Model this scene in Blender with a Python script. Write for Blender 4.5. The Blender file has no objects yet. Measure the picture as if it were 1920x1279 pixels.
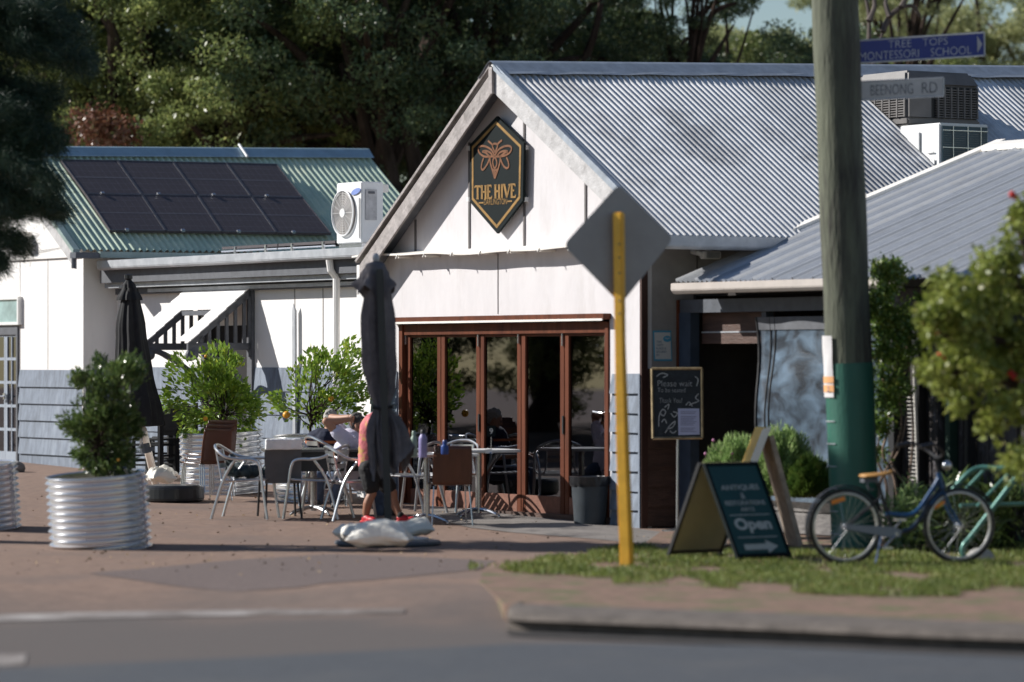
import bpy, bmesh, math, random
import numpy as np
from mathutils import Vector, Matrix
R = math.radians
scene = bpy.context.scene
COL = scene.collection
# ------------------------------------------------------------------ camera
F = 7000.0; EYE = 1.78; HOR = 678.0
cam_d = bpy.data.cameras.new("camera"); cam = bpy.data.objects.new("camera", cam_d); COL.objects.link(cam)
cam.location = (0, 0, EYE); cam.rotation_euler = (R(90), 0, 0)
cam_d.sensor_width = 36; cam_d.lens = 36 * F / 1920
cam_d.shift_y = (HOR - 639.5) / 1920
cam_d.clip_start = 0.5; cam_d.clip_end = 3000
cam_d.dof.use_dof = True; cam_d.dof.focus_distance = 45.5; cam_d.dof.aperture_fstop = 1.15
scene.camera = cam
# ------------------------------------------------------------------ light
SUN_EL = R(31.5)
SUN = Vector((-0.98, 0.20, 0)).normalized() * math.cos(SUN_EL) + Vector((0, 0, math.sin(SUN_EL)))
w = bpy.data.worlds.new("World"); scene.world = w; w.use_nodes = True
nt = w.node_tree; sky = nt.nodes.new('ShaderNodeTexSky'); sky.sky_type = 'NISHITA'; sky.sun_disc = False
sky.sun_elevation = SUN_EL; sky.sun_rotation = math.atan2(SUN.x, SUN.y); sky.air_density = 1.0; sky.dust_density = 0.0; sky.ozone_density = 1.2
hs = nt.nodes.new('ShaderNodeHueSaturation'); hs.inputs['Hue'].default_value = .505; hs.inputs['Saturation'].default_value = 1.05; hs.inputs['Value'].default_value = 1.1
nt.links.new(sky.outputs[0], hs.inputs['Color']); nt.links.new(hs.outputs[0], nt.nodes['Background'].inputs[0]); nt.nodes['Background'].inputs[1].default_value = 0.06
sd = bpy.data.lights.new("sun", 'SUN'); sd.energy = 5.0; sd.angle = R(0.5); sd.color = (1.0, 0.965, 0.91)
so = bpy.data.objects.new("sun", sd); COL.objects.link(so); so.rotation_euler = SUN.to_track_quat('Z', 'Y').to_euler(); so.location = (-30, 30, 30)
scene.view_settings.view_transform = 'Standard'; scene.view_settings.look = 'None'
scene.view_settings.gamma = 1; scene.view_settings.exposure = 0.36
scene.cycles.max_bounces = 8; scene.cycles.transparent_max_bounces = 24

# ------------------------------------------------------------------ frames
OX, OY = 1.39, 39.8
ux, uy = math.cos(R(58)), -math.sin(R(58)); rx, ry = -uy, ux
U = Vector((ux, uy, 0)); RR = Vector((rx, ry, 0)); Z = Vector((0, 0, 1)); N = -RR
def L(a, b, z): return Vector((OX + a*ux + b*rx, OY + a*uy + b*ry, z))
def W(px, py, Y): return Vector(((px-960)/F*Y, Y, EYE-(py-HOR)*Y/F))
def onb(px, py, b):
    k = (px-960)/F; X0 = OX+b*rx; Y0 = OY+b*ry; a = (k*Y0-X0)/(ux-k*uy); Y = Y0+a*uy
    return a, EYE-(py-HOR)*Y/F
def ona(px, py, a):
    k = (px-960)/F; X0 = OX+a*ux; Y0 = OY+a*uy; b = (k*Y0-X0)/(rx-k*ry); Y = Y0+b*ry
    return b, EYE-(py-HOR)*Y/F
def PB(px, py, b): a, z = onb(px, py, b); return L(a, b, z)
def PA(px, py, a): b, z = ona(px, py, a); return L(a, b, z)
def sm(t): t = max(0, min(1, t)); return t*t*(3-2*t)
def gz(x, y):
    a = (x-OX)*ux + (y-OY)*uy
    z = 0.022*max(0, -a)
    z = min(z, 0.5)
    return z - 0.125*sm((31.5-3.0*sm((x+2.6)/2.2)-y)/(4.0-2.3*sm((x+2.6)/2.2)))
def gp(px, py):
    lo, hi = 15.0, 200.0
    for _ in range(50):
        m = (lo+hi)/2; p = W(px, py, m)
        if p.z > gz(p.x, p.y): lo = m
        else: hi = m
    p = W(px, py, lo); p.z = gz(p.x, p.y); return p

# ------------------------------------------------------------------ objects
def link(name, me, parent=None, mat=None):
    o = bpy.data.objects.new(name, me); COL.objects.link(o)
    if parent is not None: o.parent = parent
    if mat is not None and me is not None: me.materials.append(mat)
    return o
def tag(o, label, cat, group=None):
    o['label'] = label; o['category'] = cat
    if group: o['group'] = group
    return o
def thing(name, label, cat, group=None):
    return tag(link(name, None), label, cat, group)
def kind(o, k, label=None):
    o['kind'] = k
    if label: o['label'] = label
    return o
def settle(root, base):
    """parts were meshed in world space: move the root to its base, keep the parts where they are"""
    base = Vector(base); seen = set()
    def rec(o):
        for c in list(o.children):
            if c.type == 'MESH' and c.data.name not in seen:
                seen.add(c.data.name); c.data.transform(Matrix.Translation(-base))
            rec(c)
    rec(root); root.location = base
def copy_tree(o, parent=None):
    c = o.copy(); COL.objects.link(c); c.parent = parent
    for ch in list(o.children): copy_tree(ch, c)
    return c
class MB:
    def __init__(s): s.v = []; s.f = []; s.smooth = False
    def add(s, vs, fs):
        n = len(s.v); s.v += [tuple(x) for x in vs]; s.f += [tuple(i+n for i in f) for f in fs]; return s
    def hexa(s, p):
        return s.add(p, [(0,3,2,1),(4,5,6,7),(0,1,5,4),(1,2,6,5),(2,3,7,6),(3,0,4,7)])
    def box(s, c, ex, ey, ez):   # centre, full-length edge vectors
        c = Vector(c); ex = Vector(ex)/2; ey = Vector(ey)/2; ez = Vector(ez)/2
        return s.hexa([c-ex-ey-ez, c+ex-ey-ez, c+ex+ey-ez, c-ex+ey-ez, c-ex-ey+ez, c+ex-ey+ez, c+ex+ey+ez, c-ex+ey+ez])
    def lb(s, a0, a1, b0, b1, z0, z1):
        return s.hexa([L(a0,b0,z0), L(a1,b0,z0), L(a1,b1,z0), L(a0,b1,z0), L(a0,b0,z1), L(a1,b0,z1), L(a1,b1,z1), L(a0,b1,z1)])
    def prism(s, pts, d):        # polygon extruded by vector d
        pts = [Vector(p) for p in pts]; d = Vector(d); n = len(pts)
        fs = [tuple(reversed(range(n))), tuple(range(n, 2*n))] + [(i, (i+1) % n, n+(i+1) % n, n+i) for i in range(n)]
        return s.add(pts+[p+d for p in pts], fs)
    def tube(s, pts, r, n=8, cap=True, closed=False):
        pts = [Vector(p) for p in pts]; m = len(pts)
        rs = r if isinstance(r, (list, tuple)) else [r]*m
        vs = []; prev = None
        for i, p in enumerate(pts):
            if closed: t = pts[(i+1) % m]-pts[i-1]
            else: t = pts[min(i+1, m-1)]-pts[max(i-1, 0)]
            t = t.normalized() if t.length > 1e-9 else Vector((0, 0, 1))
            if prev is None:
                prev = Vector((0, 0, 1)).cross(t)
                if prev.length < 1e-3: prev = Vector((1, 0, 0)).cross(t)
            prev = (prev - t*prev.dot(t)).normalized(); q = t.cross(prev)
            for k in range(n):
                an = 2*math.pi*k/n; vs.append(p+(prev*math.cos(an)+q*math.sin(an))*rs[i])
        fs = []
        for i in range(m if closed else m-1):
            j = (i+1) % m
            for k in range(n): fs.append((i*n+k, i*n+(k+1) % n, j*n+(k+1) % n, j*n+k))
        if cap and not closed: fs += [tuple(reversed(range(n))), tuple(range((m-1)*n, m*n))]
        return s.add(vs, fs)
    def lathe(s, c, prof, n=32, fn=None, cap=True, up=Z, sx=1, sy=1, rot=0):
        c = Vector(c); vs = []
        for (r, z) in prof:
            for k in range(n):
                an = 2*math.pi*k/n + rot; rr = r*(fn(an, z) if fn else 1)
                vs.append(c+Vector((rr*math.cos(an)*sx, rr*math.sin(an)*sy, z)))
        m = len(prof); fs = []
        for i in range(m-1):
            for k in range(n): fs.append((i*n+k, i*n+(k+1) % n, (i+1)*n+(k+1) % n, (i+1)*n+k))
        if cap: fs += [tuple(reversed(range(n))), tuple(range((m-1)*n, m*n))]
        return s.add(vs, fs)
    def ball(s, c, r, nu=12, nv=8, m=None):
        vs = []; c = Vector(c); r = r if isinstance(r, (tuple, list)) else (r, r, r)
        for i in range(1, nv):
            th = math.pi*i/nv
            for k in range(nu):
                ph = 2*math.pi*k/nu; v = Vector((r[0]*math.sin(th)*math.cos(ph), r[1]*math.sin(th)*math.sin(ph), r[2]*math.cos(th)))
                vs.append(c+(m @ v if m else v))
        t = Vector((0, 0, r[2])); vs.append(c+(m @ t if m else t)); vs.append(c-(m @ t if m else t)); n = len(vs)
        fs = [(i*nu+k, i*nu+(k+1) % nu, (i+1)*nu+(k+1) % nu, (i+1)*nu+k) for i in range(nv-2) for k in range(nu)]
        fs += [(n-2, (k+1) % nu, k) for k in range(nu)] + [(n-1, (nv-2)*nu+k, (nv-2)*nu+(k+1) % nu) for k in range(nu)]
        return s.add(vs, fs)
    def grid(s, fn, nu, nv):
        vs = [fn(i/nu, j/nv) for j in range(nv+1) for i in range(nu+1)]
        return s.add(vs, [(j*(nu+1)+i, j*(nu+1)+i+1, (j+1)*(nu+1)+i+1, (j+1)*(nu+1)+i) for j in range(nv) for i in range(nu)])
    def build(s, name, mat, parent=None, smooth=False, bevel=0, uvs=None):
        me = bpy.data.meshes.new(name); me.from_pydata(s.v, [], s.f); me.update()
        bm = bmesh.new(); bm.from_mesh(me); bmesh.ops.recalc_face_normals(bm, faces=bm.faces)
        if bevel: bmesh.ops.bevel(bm, geom=[e for e in bm.edges if e.calc_face_angle(0) > .6], offset=bevel, segments=2, affect='EDGES', clamp_overlap=True)
        bm.to_mesh(me); bm.free()
        if smooth:
            me.polygons.foreach_set('use_smooth', [True]*len(me.polygons)); me.set_sharp_from_angle(angle=R(40))
        return link(name, me, parent, mat)
def bez(p, n=12):
    """smooth curve through control points (Catmull-Rom)"""
    p = [Vector(q) for q in p]; out = []
    for i in range(len(p)-1):
        a = p[max(i-1, 0)]; b = p[i]; c = p[i+1]; d = p[min(i+2, len(p)-1)]
        for k in range(n):
            t = k/n; out.append(0.5*((2*b)+(c-a)*t+(2*a-5*b+4*c-d)*t*t+(3*b-a-3*c+d)*t**3))
    return out+[p[-1]]

# ------------------------------------------------------------------ materials
def mat(name, col, rough=.6, metal=0, var=.15, scale=4, bump=0, bscale=40, col2=None, spec=.5, trans=0, stretch=None, mix2=None, grime=None):
    m = bpy.data.materials.new(name); m.use_nodes = True; t = m.node_tree; b = t.nodes['Principled BSDF']
    co = t.nodes.new('ShaderNodeTexCoord'); src = co.outputs['Object']
    geo = t.nodes.new('ShaderNodeNewGeometry'); src = geo.outputs['Position']
    if stretch:
        mp = t.nodes.new('ShaderNodeMapping'); mp.inputs['Scale'].default_value = stretch; t.links.new(src, mp.inputs[0]); src = mp.outputs[0]
    nz = t.nodes.new('ShaderNodeTexNoise'); nz.inputs['Scale'].default_value = scale; nz.inputs['Detail'].default_value = 6; nz.inputs['Roughness'].default_value = .65
    t.links.new(src, nz.inputs['Vector'])
    rp = t.nodes.new('ShaderNodeValToRGB'); t.links.new(nz.outputs[0], rp.inputs[0])
    c2 = col2 or tuple(min(1, c*(1+var)) for c in col); c1 = tuple(c*(1-var) for c in col) if not col2 else col
    rp.color_ramp.elements[0].position = .35; rp.color_ramp.elements[1].position = .65
    rp.color_ramp.elements[0].color = (*c1, 1); rp.color_ramp.elements[1].color = (*c2, 1)
    out = rp.outputs[0]
    if mix2:   # (colour, scale, threshold, width): coarse stains / second colour
        n2 = t.nodes.new('ShaderNodeTexNoise'); n2.inputs['Scale'].default_value = mix2[1]; n2.inputs['Detail'].default_value = 5; n2.inputs['Roughness'].default_value = .7
        t.links.new(src, n2.inputs['Vector'])
        r2 = t.nodes.new('ShaderNodeValToRGB'); r2.color_ramp.elements[0].position = mix2[2]; r2.color_ramp.elements[1].position = mix2[2]+mix2[3]
        t.links.new(n2.outputs[0], r2.inputs[0])
        mx = t.nodes.new('ShaderNodeMix'); mx.data_type = 'RGBA'; t.links.new(r2.outputs[0], mx.inputs[0]); t.links.new(out, mx.inputs[6]); mx.inputs[7].default_value = (*mix2[0], 1)
        out = mx.outputs[2]
    t.links.new(out, b.inputs['Base Color'])
    b.inputs['Roughness'].default_value = rough; b.inputs['Metallic'].default_value = metal; b.inputs['Specular IOR Level'].default_value = spec
    if bump:
        n3 = t.nodes.new('ShaderNodeTexNoise'); n3.inputs['Scale'].default_value = bscale; n3.inputs['Detail'].default_value = 4; t.links.new(src, n3.inputs['Vector'])
        bp = t.nodes.new('ShaderNodeBump'); bp.inputs['Strength'].default_value = bump; bp.inputs['Distance'].default_value = .02
        t.links.new(n3.outputs[0], bp.inputs['Height']); t.links.new(bp.outputs[0], b.inputs['Normal'])
    if trans:
        tr = t.nodes.new('ShaderNodeBsdfTranslucent'); t.links.new(out, tr.inputs[0]); ms = t.nodes.new('ShaderNodeMixShader'); ms.inputs[0].default_value = trans
        t.links.new(b.outputs[0], ms.inputs[1]); t.links.new(tr.outputs[0], ms.inputs[2]); t.links.new(ms.outputs[0], t.nodes['Material Output'].inputs[0])
    return m
def leafmat(name, c1, c2, c3, rough=.35, trans=.25, scale=1.2):
    m = mat(name, c1, rough, 0, col2=c2, scale=scale, mix2=(c3, 9, .55, .1), trans=trans)
    return m
M = {}
M['white'] = mat('white_render', (.63, .605, .615), .75, var=.05, scale=3, bump=.12, bscale=25, mix2=((.47, .44, .43), 1.6, .54, .3), stretch=(1, 1, .35))
M['white2'] = mat('white_paint', (.82, .80, .78), .6, var=.03, scale=3, mix2=((.68, .64, .6), 1.8, .6, .3), stretch=(1, 1, .3), bump=.08)
M['whiteshine'] = mat('white_metal', (.78, .78, .77), .35, var=.03)
M['greyboard'] = mat('blue_grey_board', (.16, .19, .24), .7, var=.25, scale=14, bump=.3, bscale=50, stretch=(1, 1, .25), mix2=((.28, .325, .39), 3, .52, .25))
M['darkgrey'] = mat('slate_paint', (.085, .095, .115), .55, var=.15, scale=8, bump=.1)
M['slat'] = mat('slate_trim', (.10, .105, .12), .6, var=.15, scale=9)
M['bargewood'] = mat('weathered_barge', (.34, .31, .30), .75, var=.25, scale=9, bump=.4, bscale=30, mix2=((.19, .17, .16), 4, .55, .15))
M['jarrah'] = mat('jarrah', (.12, .036, .017), .5, var=.35, scale=12, stretch=(1, 1, .12), bump=.15, mix2=((.065, .018, .010), 6, .5, .2), spec=.2)
M['browndark'] = mat('brown_board', (.075, .04, .03), .65, var=.3, scale=10, stretch=(.3, .3, 2), bump=.3)
M['taupe'] = mat('taupe_wall', (.30, .28, .27), .8, var=.1, scale=4)
M['galv'] = mat('galvanised_roof', (.66, .655, .65), .42, metal=.2, var=.08, scale=5, mix2=((.24, .23, .225), .6, .50, .22), bump=.05)  # coarse dark mix: roof stains plus a soft tree shadow painted into the colour
M['galv2'] = mat('painted_roof', (.52, .54, .57), .36, metal=.4, var=.08, scale=5, mix2=((.42, .42, .43), 2.5, .55, .2))
M['cap'] = mat('ridge_metal', (.36, .40, .45), .45, metal=.4, var=.15, scale=6)
M['capwhite'] = mat('white_cap', (.82, .78, .72), .5, var=.04)
M['greenroof'] = mat('green_roof', (.50, .60, .47), .45, var=.12, scale=3, mix2=((.68, .68, .48), 1.5, .5, .25))
M['gutter'] = mat('gutter_metal', (.40, .42, .45), .45, metal=.2, var=.1, scale=6, mix2=((.55, .56, .58), 3, .5, .3))
M['panel'] = mat('solar_cell', (.062, .05, .054), .5, var=.1, scale=20)
M['alu'] = mat('aluminium', (.62, .63, .64), .28, metal=.9, var=.05)
M['steel'] = mat('steel', (.55, .56, .58), .25, metal=.9, var=.05)
M['tank'] = mat('corrugated_tank', (.80, .80, .81), .24, metal=.8, var=.03, scale=3, mix2=((.56, .56, .57), 4, .62, .2))
M['black'] = mat('black_paint', (.015, .015, .017), .5, var=.2)
M['blackgloss'] = mat('black_plastic', (.02, .021, .024), .3, var=.2)
M['fabricblk'] = mat('black_canvas', (.012, .012, .014), .85, var=.3, scale=12)
M['fabricgrey'] = mat('grey_canvas', (.125, .112, .118), .85, var=.2, scale=8, mix2=((.18, .16, .165), 3, .5, .2))
M['yellow'] = mat('yellow_post', (.85, .47, .05), .4, var=.12, scale=6, mix2=((.5, .22, .03), 9, .64, .1))
M['signback'] = mat('sign_back', (.31, .30, .30), .6, metal=.0, var=.08, scale=3)
M['signblack'] = mat('sign_black', (.006, .011, .012), .7, var=.1, spec=.15)
M['gold'] = mat('gold_paint', (.30, .17, .05), .5, metal=.2, var=.25, scale=8)
M['bronze'] = mat('bronze_paint', (.19, .075, .03), .5, metal=.1, var=.25, scale=8)
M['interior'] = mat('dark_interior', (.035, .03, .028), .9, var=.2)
M['brownchair'] = mat('brown_ply', (.10, .038, .022), .3, var=.25, scale=5, stretch=(1, 1, .3))
M['tabletop'] = mat('table_top', (.66, .66, .65), .4, var=.04)
M['tabledark'] = mat('table_dark', (.10, .10, .10), .3, var=.1)
M['sandbag'] = mat('sandbag', (.84, .80, .72), .8, var=.06, scale=8, bump=.3, bscale=18)
M['soil'] = mat('soil', (.07, .05, .035), .95, var=.4, scale=30, bump=.6)
M['bark'] = mat('bark', (.055, .04, .033), .95, var=.4, scale=6, stretch=(1, 1, .25), bump=.7, bscale=12, spec=.1)
M['timber'] = mat('grey_timber', (.17, .16, .155), .8, var=.35, scale=8, stretch=(1, 1, 3), bump=.3)
M['skin'] = mat('skin', (.42, .22, .14), .55, var=.06)
M['skindark'] = mat('skin_tan', (.32, .15, .09), .55, var=.06)
M['hairgrey'] = mat('grey_hair', (.38, .36, .33), .8, var=.3, scale=60, bump=.5, bscale=80)
M['hairdark'] = mat('dark_hair', (.07, .065, .06), .8, var=.4, scale=60, bump=.5, bscale=80)
M['shirtwhite'] = mat('lilac_shirt', (.62, .60, .72), .85, var=.05, bump=.3, bscale=18)
M['jeans'] = mat('jeans', (.07, .10, .16), .85, var=.25, scale=14, bump=.2)
M['pink'] = mat('pink_shirt', (.60, .17, .19), .85, var=.08, mix2=((.50, .30, .10), 7, .54, .06), bump=.25, bscale=14)
M['shorts'] = mat('black_shorts', (.012, .012, .014), .8, var=.2)
M['navy'] = mat('navy_shirt', (.012, .017, .04), .85, var=.2)
M['orange'] = mat('orange_stripe', (.45, .14, .05), .8, var=.1)
M['red'] = mat('red_shoe', (.50, .02, .03), .5, var=.1)
M['sock'] = mat('black_sock', (.02, .02, .02), .9)
M['lf_dark'] = leafmat('leaf_dark', (.055, .095, .05), (.12, .17, .075), (.28, .28, .10), .36, .4)
M['lf_mid'] = leafmat('leaf_olive', (.14, .19, .07), (.27, .31, .10), (.44, .41, .15), .38, .45)
M['lf_bright'] = leafmat('leaf_pale', (.24, .28, .12), (.38, .40, .19), (.50, .46, .22), .4, .45)
M['lf_pot'] = leafmat('leaf_shrub', (.075, .12, .04), (.12, .18, .05), (.22, .27, .08), .22, .3, 6)
M['lf_lemon'] = leafmat('leaf_lemon', (.14, .25, .04), (.25, .37, .045), (.48, .52, .06), .25, .35, 6)
M['lf_vine'] = leafmat('leaf_vine', (.09, .17, .035), (.17, .25, .05), (.32, .32, .08), .3, .3, 6)
M['lf_front'] = leafmat('leaf_yellow_green', (.18, .23, .045), (.30, .34, .07), (.46, .44, .16), .4, .35, 4)
M['lf_lav'] = leafmat('leaf_lavender', (.24, .38, .12), (.38, .50, .20), (.48, .55, .27), .6, .3, 6)
M['needle'] = leafmat('needle', (.014, .035, .022), (.03, .065, .032), (.05, .09, .04), .55, .15)
M['flowred'] = mat('red_flower', (.55, .03, .02), .5)
M['flowpink'] = mat('pink_flower', (.55, .2, .38), .5)
M['fruit'] = mat('orange_fruit', (.75, .35, .03), .4)
M['teal'] = mat('teal_tube', (.08, .21, .175), .35, metal=.3, var=.15, scale=5)
M['concrete'] = mat('concrete', (.34, .33, .31), .85, var=.2, scale=8, bump=.3)

def glassmat(name, tint=(.5, .5, .55), refl=.25, rough=.015, alpha=.4):
    m = bpy.data.materials.new(name); m.use_nodes = True; t = m.node_tree; t.nodes.remove(t.nodes['Principled BSDF'])
    g = t.nodes.new('ShaderNodeBsdfGlossy'); g.inputs['Roughness'].default_value = rough; g.inputs[0].default_value = (.8, .82, .9, 1)
    tr = t.nodes.new('ShaderNodeBsdfTransparent'); tr.inputs[0].default_value = (*tint, 1)
    fr = t.nodes.new('ShaderNodeLayerWeight'); fr.inputs[0].default_value = refl
    nz = t.nodes.new('ShaderNodeTexNoise'); nz.inputs['Scale'].default_value = 1.3; bp = t.nodes.new('ShaderNodeBump'); bp.inputs['Strength'].default_value = .03
    t.links.new(nz.outputs[0], bp.inputs['Height']); t.links.new(bp.outputs[0], g.inputs['Normal'])
    ms = t.nodes.new('ShaderNodeMixShader'); t.links.new(fr.outputs['Fresnel'], ms.inputs[0]); t.links.new(tr.outputs[0], ms.inputs[1]); t.links.new(g.outputs[0], ms.inputs[2])
    t.links.new(ms.outputs[0], t.nodes['Material Output'].inputs[0]); return m
M['glass'] = glassmat('door_glass', (.30, .29, .36), .52)

def sheeted(m, width=.762, amt=.16):
    """each roof sheet a slightly different age: value varies from sheet to sheet along the ridge"""
    t = m.node_tree; b = t.nodes['Principled BSDF']; src = b.inputs['Base Color'].links[0].from_socket
    g = t.nodes.new('ShaderNodeNewGeometry'); d = t.nodes.new('ShaderNodeVectorMath'); d.operation = 'DOT_PRODUCT'; d.inputs[1].default_value = (rx/width, ry/width, 0); t.links.new(g.outputs['Position'], d.inputs[0])
    f = t.nodes.new('ShaderNodeMath'); f.operation = 'FLOOR'; t.links.new(d.outputs['Value'], f.inputs[0]); w_ = t.nodes.new('ShaderNodeTexWhiteNoise'); w_.noise_dimensions = '1D'; t.links.new(f.outputs[0], w_.inputs['W'])
    mr = t.nodes.new('ShaderNodeMapRange'); mr.inputs[3].default_value = 1-amt; mr.inputs[4].default_value = 1+amt; t.links.new(w_.outputs['Value'], mr.inputs[0])
    h = t.nodes.new('ShaderNodeHueSaturation'); t.links.new(mr.outputs[0], h.inputs['Value']); t.links.new(src, h.inputs['Color']); t.links.new(h.outputs[0], b.inputs['Base Color'])
sheeted(M['galv']); sheeted(M['greenroof'], .762, .1)
# ------------------------------------------------------------------ writing
def flat_text(body, size_box, origin, xd, yd, material, name, parent, align='CENTER', depth=.003, stretch_to=True, off=.0, spacing=1.0):
    """text laid on a plane: origin = centre (or left-centre) of the line box; size_box = (width, height) in metres"""
    cu = bpy.data.curves.new(name, 'FONT'); cu.body = body; cu.size = 1; cu.offset = off; cu.space_character = spacing; cu.resolution_u = 3
    to = bpy.data.objects.new(name, cu); COL.objects.link(to)
    dg = bpy.context.evaluated_depsgraph_get(); me = bpy.data.meshes.new_from_object(to.evaluated_get(dg)); bpy.data.objects.remove(to)
    xs = [v.co.x for v in me.vertices]; ys = [v.co.y for v in me.vertices]
    x0, x1, y0, y1 = min(xs), max(xs), min(ys), max(ys); wd, ht = size_box; sx = wd/(x1-x0); sy = ht/(y1-y0)
    xd = Vector(xd).normalized(); yd = Vector(yd).normalized(); nn = xd.cross(yd)
    origin = Vector(origin)
    for v in me.vertices:
        x = (v.co.x-(x0+x1)/2)*sx; y = (v.co.y-(y0+y1)/2)*sy
        v.co = origin+xd*x+yd*y+nn*depth
    me.materials.append(material); return link(name, me, parent)
def ribbon(mb, pts, wd, nn, lift=.004):
    pts = [Vector(p) for p in pts]; nn = Vector(nn).normalized(); m = len(pts); vs = []
    for i, p in enumerate(pts):
        t = (pts[min(i+1, m-1)]-pts[max(i-1, 0)]).normalized(); s = nn.cross(t)*wd/2
        vs += [p+s+nn*lift, p-s+nn*lift]
    mb.add(vs, [(2*i, 2*i+1, 2*i+3, 2*i+2) for i in range(m-1)])

# ------------------------------------------------------------------ foliage
def leaf_mesh(name, P, lmin, lmax, wr, rng, up=0.0, droop=0.0, dirs=None, parent=None, material=None):
    n = len(P); d = rng.normal(size=(n, 3)) if dirs is None else dirs+rng.normal(size=(n, 3))*.35
    d[:, 2] = d[:, 2]*(1-abs(up))+up-droop
    d /= np.linalg.norm(d, axis=1)[:, None]+1e-9
    s = rng.normal(size=(n, 3)); s -= d*(s*d).sum(1)[:, None]; s /= np.linalg.norm(s, axis=1)[:, None]+1e-9
    nn = np.cross(d, s)
    ln = rng.uniform(lmin, lmax, size=(n, 1)); wd = ln*wr
    v = np.empty((n, 4, 3)); v[:, 0] = P; v[:, 1] = P+d*ln*.45+s*wd*.5+nn*ln*.04; v[:, 2] = P+d*ln-nn*ln*.05; v[:, 3] = P+d*ln*.45-s*wd*.5+nn*ln*.04
    me = bpy.data.meshes.new(name); me.vertices.add(4*n); me.vertices.foreach_set('co', v.astype(np.float32).ravel())
    me.loops.add(4*n); me.loops.foreach_set('vertex_index', np.arange(4*n, dtype=np.int32))
    me.polygons.add(n); me.polygons.foreach_set('loop_start', np.arange(0, 4*n, 4, dtype=np.int32)); me.polygons.foreach_set('loop_total', np.full(n, 4, dtype=np.int32))
    me.update(calc_edges=True)
    return link(name, me, parent, material)
def clumps(rng, centre, rad, nclump, per, crad, shell=.55, flat=.8):
    c = rng.normal(size=(nclump, 3)); c /= np.linalg.norm(c, axis=1)[:, None]
    c *= (shell+(1-shell)*rng.random((nclump, 1))**.7); c = c*np.array(rad)+np.array(centre)
    rr = crad*rng.uniform(.6, 1.3, size=(nclump, 1, 1))
    q = rng.normal(size=(nclump, per, 3)); q /= np.linalg.norm(q, axis=2)[:, :, None]; q *= rng.random((nclump, per, 1))**.45
    q *= np.array([1, 1, flat])
    return c, (c[:, None, :]+q*rr).reshape(-1, 3)
def limb(rng, p0, p1, n=5, wob=.1):
    p0 = Vector(p0); p1 = Vector(p1); ln = (p1-p0).length
    pts = [p0.lerp(p1, i/n)+Vector(rng.normal(size=3))*wob*ln*(0 if i in (0, n) else 1)*.5 for i in range(n+1)]
    return bez(pts, 3)
# ================================================================== SETTING
rngG = np.random.default_rng(5)
# ---- ground
def ground_mat():
    m = mat('apron_paving', (.185, .12, .09), .9, col2=(.27, .18, .135), scale=9, mix2=((.165, .12, .10), .5, .5, .22), bump=.35, bscale=120)
    t = m.node_tree; b = t.nodes['Principled BSDF']; src = b.inputs['Base Color'].links[0].from_socket
    g = t.nodes.new('ShaderNodeNewGeometry'); sx = t.nodes.new('ShaderNodeSeparateXYZ'); t.links.new(g.outputs['Position'], sx.inputs[0])
    nz = t.nodes.new('ShaderNodeTexNoise'); nz.inputs['Scale'].default_value = .8; nz.inputs['Detail'].default_value = 5; t.links.new(g.outputs['Position'], nz.inputs['Vector'])
    ad = t.nodes.new('ShaderNodeMath'); ad.operation = 'MULTIPLY_ADD'; t.links.new(nz.outputs[0], ad.inputs[0]); ad.inputs[1].default_value = 5.0; t.links.new(sx.outputs['Y'], ad.inputs[2])
    mr = t.nodes.new('ShaderNodeMapRange'); mr.inputs[1].default_value = 32.6; mr.inputs[2].default_value = 29.4; t.links.new(ad.outputs[0], mr.inputs[0])
    mx = t.nodes.new('ShaderNodeMix'); mx.data_type = 'RGBA'; t.links.new(mr.outputs[0], mx.inputs[0]); t.links.new(src, mx.inputs[6]); mx.inputs[7].default_value = (.105, .088, .08, 1); t.links.new(mx.outputs[2], b.inputs['Base Color'])
    return m
M['apron'] = ground_mat()
M['patch'] = mat('dark_patch', (.14, .105, .095), .9, var=.2, scale=20, bump=.3, bscale=120)
M['road'] = mat('road_asphalt', (.062, .068, .078), .9, var=.12, scale=12, bump=.3, bscale=120, mix2=((.09, .09, .092), 1.2, .5, .3))
M['verge'] = mat('bare_soil', (.20, .125, .09), .95, var=.25, scale=6, bump=.5, mix2=((.10, .12, .045), 1.6, .5, .15))
M['paint'] = mat('worn_paint', (.27, .24, .225), .8, var=.1, scale=14, mix2=((.18, .13, .11), 8, .46, .12))
ys = list(np.concatenate([np.arange(-60, 18, 6), np.arange(18, 34, .25), np.arange(34, 62, 1.0), np.arange(62, 460, 20)])); xs = list(np.concatenate([np.arange(-120, -16, 8), np.arange(-16, 16, .5), np.arange(16, 125, 8)]))
g = MB(); nx = len(xs); g.add([(x, y, gz(x, y)) for y in ys for x in xs], [(j*nx+i, j*nx+i+1, (j+1)*nx+i+1, (j+1)*nx+i) for j in range(len(ys)-1) for i in range(nx-1)])
kind(g.build('ground', M['apron'], smooth=True), 'structure')
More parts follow.
